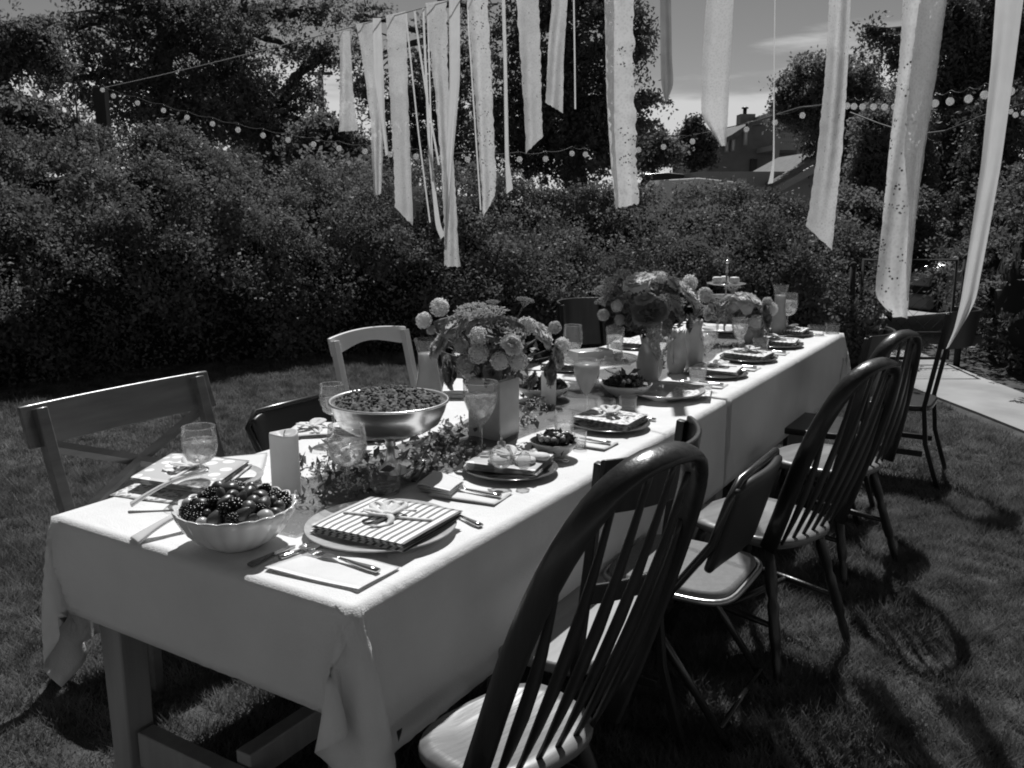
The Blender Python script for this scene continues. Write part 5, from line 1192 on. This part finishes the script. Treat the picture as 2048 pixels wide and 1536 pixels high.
bouquet('farthest bouquet of pale and dark blooms before the carafe', P(1500, 688), .12,
        [(1482, 600, 26, 'po', 0), (1505, 605, 22, 'pl', 0), (1452, 608, 18, 'pm', 0), (1430, 600, 18, 'ug', 0), (1525, 632, 27, 'pd', -.04), (1445, 632, 22, 'ug', -.04), (1465, 575, 16, 'ug', 0), (1512, 645, 14, 'sb', -.08), (1543, 618, 12, 'sb', -.02), (1535, 605, 10, 'sm', 0), (1420, 625, 16, 'pm', 0), (1475, 630, 18, 'pm', -.02), (1515, 660, 16, 'sm', -.02), (1410, 590, 14, 'sm', 0)],
        170, .034, (1480, 625), (75, 45))
# tiered stand
sp = P(1500, 690) * 1; sp = T(4.0, .62, ZT); uu, vv = proj(sp)
t = thing('tiered_stand', 'slim tiered cake stand with a ball finial at the far end', 'cake stand', sp, 0)
kk = lambda v: at_y(1500, v, sp.y).z - ZT
z_top = kk(567); z_mid = kk(592)
MB().tube([(0, 0, 0), (0, 0, kk(526))], .006, 8).lathe([(.01, kk(545)), (.014, kk(541)), (.006, kk(537)), (.010, kk(533)), (.005, kk(529))], 10).obj('stem', M['metal'], t)
MB().ball((0, 0, kk(524)), .012, 10, 8).obj('finial', M['silver'], t)
for z, r_ in ((z_top, .115), (z_mid, .10), (.02, .13)):
    MB().lathe([(.0005, z - .012), (r_ * .45, z - .012), (r_ * .7, z - .008), (r_, z), (r_, z + .003), (.0005, z - .004)], 36).obj('tier', M['plate'] if z > .1 else M['silver'], t)
for k, (dx, dy) in enumerate(((-.055, 0), (.045, -.01), (.0, .05))):
    t2 = MB(); t2.box((0, 0, .021), (.055, .05, .04)); o_ = t2.obj('iced_cake', M['cake'], None, bevel=.012, sub=1); o_.location = sp + Vector((dx, dy, z_top)); o_.rotation_euler.z = k * .7
    tag(o_, ['iced cake piece at the left of the top tier', 'iced cake piece at the right of the top tier', 'iced cake piece at the back of the top tier'][k], 'cake')
# glass cake stand with cheeses
cs = at_z(1192, 716, ZT + .125); cs.z = ZT; t = thing('glass_cake_stand', 'flat glass cake stand carrying white cheese slabs', 'cake stand', cs, EA)
zc = .125
MB().lathe([(.0005, zc - .008), (.17, zc - .006), (.184, zc), (.184, zc + .004), (.17, zc - .001), (.0005, zc - .002)], 56).obj('disc', M['glassd'], t)
MB().lathe([(.055, 0), (.05, .006), (.018, .018), (.012, .04), (.016, zc - .03), (.035, zc - .009)], 28).obj('stem', M['glassd'], t)
for k, (x, y, a, b, h, lb) in enumerate([(-.01, .02, .17, .085, .035, 'long white cheese slab on the glass cake stand'), (.05, -.075, .05, .03, .018, 'small cheese wedge at the front of the glass stand'), (-.03, -.075, .04, .04, .02, 'cut cheese cube at the front of the glass stand'), (.0, -.10, .03, .02, .012, 'thin cheese slice on the edge of the glass stand')]):
    o_ = MB().box((0, 0, h / 2), (a, b, h)).obj('cheese', M['cake'] if k else M['porc'], None, bevel=.004); o_.location = cs + E_ * x + W_ * y + Vector((0, 0, zc + .0)); o_.rotation_euler.z = EA - .6 + k * .5; tag(o_, lb, 'cheese')
# salads
def salad(label, u, v, r, h, m, big=.05, blab=None):
    p = P(u, v); t = thing('salad_bowl', blab, 'bowl', p, 0)
    MB().lathe([(.0005, .0), (r * .42, 0), (r * .45, .008), (r * .7, h * .4), (r * .92, h * .8), (r, h), (r * .97, h), (r * .88, h * .78), (r * .6, h * .36), (.0005, .012)], 44).obj('shell', m, t)
    s_ = thing('salad', label, 'salad', p, 0)
    n = 420; d = rng.normal(size=(n, 3)); d /= np.linalg.norm(d, axis=1)[:, None]; pts = d * rng.uniform(.3, 1, n)[:, None] * np.array([r * .85, r * .85, h * .5]) + np.array([0, 0, h * .95])
    leaf_mesh('leaves', pts, big, .7, M['salad'], s_); mb = MB().ball((0, 0, h * .6), (r * .75, r * .75, h * .5), 18, 10); mb.obj('heap', M['salad'], s_)
    mb = MB()
    for k in range(16): a_ = random.uniform(0, 6.3); q = r * .7 * math.sqrt(random.random()); mb.ball((q * math.cos(a_), q * math.sin(a_), h * 1.25), random.uniform(.006, .011), 8, 6)
    tag(mb.obj('toppings', M['melon'], s_), kind='stuff')
salad('dark dressed leaf salad heaped before the first vase', 1108, 915, .075, .055, M['porcg'], .035, 'small grey bowl of dark salad before the first vase')
salad('mixed salad with pale pieces under the glass stand', 1252, 795, .105, .06, M['porcg'], .035, 'shallow grey bowl of salad beneath the cake stand')
salad('leafy salad almost hidden behind the second candle', 1085, 800, .11, .06, M['porcg'], .04, 'low bowl of salad behind the second pillar candle')
# oval platter
t = plate('wide shallow glass platter on the near edge at the seam', 2.13, .235, .165, M['plate'], lift=.030, cat='platter')
o_ = napkin('rumpled cloth napkin lying in the wide platter', c4(.79, (1330, 792), (1420, 790), (1425, 768), (1360, 765)), ZT + .012, 3, M['check'], th=.005)
# remaining settings on the near side
defs = [(.925, .215, M['dplate'], M['leafprint'], 'second place from the near corner'), (1.56, .20, M['dplate'], M['check'], 'third place from the near corner'), (2.66, .20, M['dplate'], M['white'], 'first place past the seam'),
        (3.13, .20, M['dplate'], M['check'], 'second place past the seam'), (3.63, .20, M['dplate'], M['check'], 'third place past the seam'), (4.08, .26, M['dplate'], M['stripe'], 'last place at the far end')]
for i, (s, w, pm, nm, ds) in enumerate(defs):
    r_ = .14; plate('dark plate at the ' + ds, s, w, r_, pm, lift=.018); rot = [.2, .0, .1, -.05, .1, 0][i]
    napkin('folded napkin on the plate at the ' + ds, crn(s + .0, w, .088, .105, rot), ZT + .020, 5, nm, th=.005, bow='loose pale ribbon bow at the ' + ds)
    napkin('white paper napkin left of the plate at the ' + ds, crn(s - .235, w - .02, .055, .10, rot * .5), ZT, 2, M['white'], th=.004)
    a_ = T(s - .225, w - .11); b_ = T(s - .245, w + .09); cutlery('fork', 'steel fork left of the plate at the ' + ds, a_, b_, ZT + .009)
    a_ = T(s + .17, w - .10); b_ = T(s + .165, w + .11); cutlery('knife', 'steel knife right of the plate at the ' + ds, a_, b_, ZT + .002)
for i, (s, w, ds) in enumerate([(1.05, .84, 'second place on the far side'), (2.45, .84, 'third place on the far side'), (3.2, .84, 'fourth place on the far side')]):
    plate('dark plate at the ' + ds, s, w, .135, M['dplate']); napkin('folded napkin on the plate at the ' + ds, crn(s, w, .09, .10, .1), ZT + .020, 4, M['check'], th=.005)
napkin('crumpled paper napkin at the head of the second place', c4(ZT, (835, 985), (900, 1000), (928, 978), (870, 958)), ZT + .004, 4, M['white'], th=.006)
# glass ornament and bread at the second place
p = P(1003, 938, ZT + .047); t = thing('glass_ornament', 'clear glass ball ornament on the napkin of the second place', 'ornament', p + Vector((0, 0, .036)), 0)
MB().ball((0, 0, 0), .034, 24, 16).obj('ball', M['glassd'], t); MB().lathe([(.012, .030), (.012, .042), (.003, .045), (.003, .055)], 12).obj('cap', M['silver'], t)
p = P(1048, 938, ZT + .047); t = thing('glass_ornament', 'faceted glass piece leaning beside the clear ball', 'ornament', p + Vector((0, 0, .024)), .4)
MB().ball((0, 0, 0), (.022, .022, .028), 6, 5).obj('ball', M['glassd'], t, False)
for k, (u, v, lb) in enumerate([(1002, 950, 'round bread slice by the glass ball'), (1055, 958, 'bread slice right of the glass ball'), (1085, 966, 'bread end at the front of the second place')]):
    p = [T(.86, .215, ZT + .0465), T(.90, .150, ZT + .0465), T(.955, .135, ZT + .0465)][k]; o_ = MB().lathe([(.0005, 0), (.026, 0), (.030, .006), (.028, .013), (.0005, .015)], 20, wob=lambda i, q, rr, zz: (rr * (1 + .06 * math.sin(2 * q + k)), zz)).obj('bread_slice', M['bread']); o_.location = p + Vector((0, 0, .0)); tag(o_, lb, 'bread')
p = P(905, 965); o_ = None
cutlery('knife', 'black handled serving knife by the squat glass', P(828, 985), P(868, 935), ZT + .030, handle=M['black'])
cutlery('spoon', 'serving spoon leaning against the black handled knife', P(812, 975), P(850, 940), ZT + .025)
# runner and garland
rs = [(.28, .52), (2.22, .52)]
def runner(label, s0, s1, z):
    def f(i, j):
        s = s0 + (s1 - s0) * i; w = .52 + (j - .5) * (.30 + .03 * math.sin(i * 21)) + .012 * math.sin(i * 13)
        p = T(s, w, z + .003 + .004 * abs(math.sin(i * 37 + j * 5)) * abs(math.cos(j * 9 + i * 11))); return tuple(p)
    tag(MB().grid(f, 120, 14).obj('table_runner', M['gauze']), label, 'runner')
runner('rumpled grey gauze runner down the near table', .22, 2.2, ZT + .002); runner('rumpled grey gauze runner down the far table', 2.3, 4.1, ZT + .006)
def garland(label, spots, m1=.042):
    t = thing('garland', label, 'garland', T(spots[0][0], spots[0][1], ZT), 0); o0 = np.array(t.location)
    L_, W2 = [], []
    for (s, w, rs_, n) in spots:
        c = np.array(T(s, w, ZT)) - o0
        L_.append(c + np.abs(rng.normal(size=(n, 3))) * [0, 0, .022] + rng.normal(size=(n, 3)) * [rs_, rs_, 0] + [0, 0, .008])
        k = n
        cl_ = c + rng.normal(size=(10, 3)) * [rs_, rs_, 0] + [0, 0, .035]
        W2.append((cl_[:, None, :] + rng.normal(size=(10, k // 3, 3)) * [.012, .012, .008]).reshape(-1, 3))
    leaf_mesh('leaves', np.concatenate(L_), m1, .45, M['green'], t, nbias=(0, 0, 1), bias=.4)
    leaf_mesh('blossoms', np.concatenate(W2), .0075, 1.0, M['babyb'], t)
garland('leafy garland with tiny white blossoms under the silver bowl', [(.62, .55, .07, 46), (.75, .66, .06, 42), (.9, .52, .07, 46), (1.05, .60, .06, 39), (.60, .72, .05, 27), (.85, .42, .05, 31)])
garland('leafy garland between the first vase and glass stand', [(1.2, .60, .05, 31), (1.4, .50, .06, 42), (1.62, .55, .05, 31)])
garland('leafy garland along the middle of the far table', [(2.3, .50, .05, 27), (2.75, .52, .07, 46), (3.05, .50, .06, 39), (3.35, .5, .06, 35)])
garland('green sprig on the front runner before the squat glass', [(.42, .50, .04, 17), (.50, .44, .035, 13)], .03)
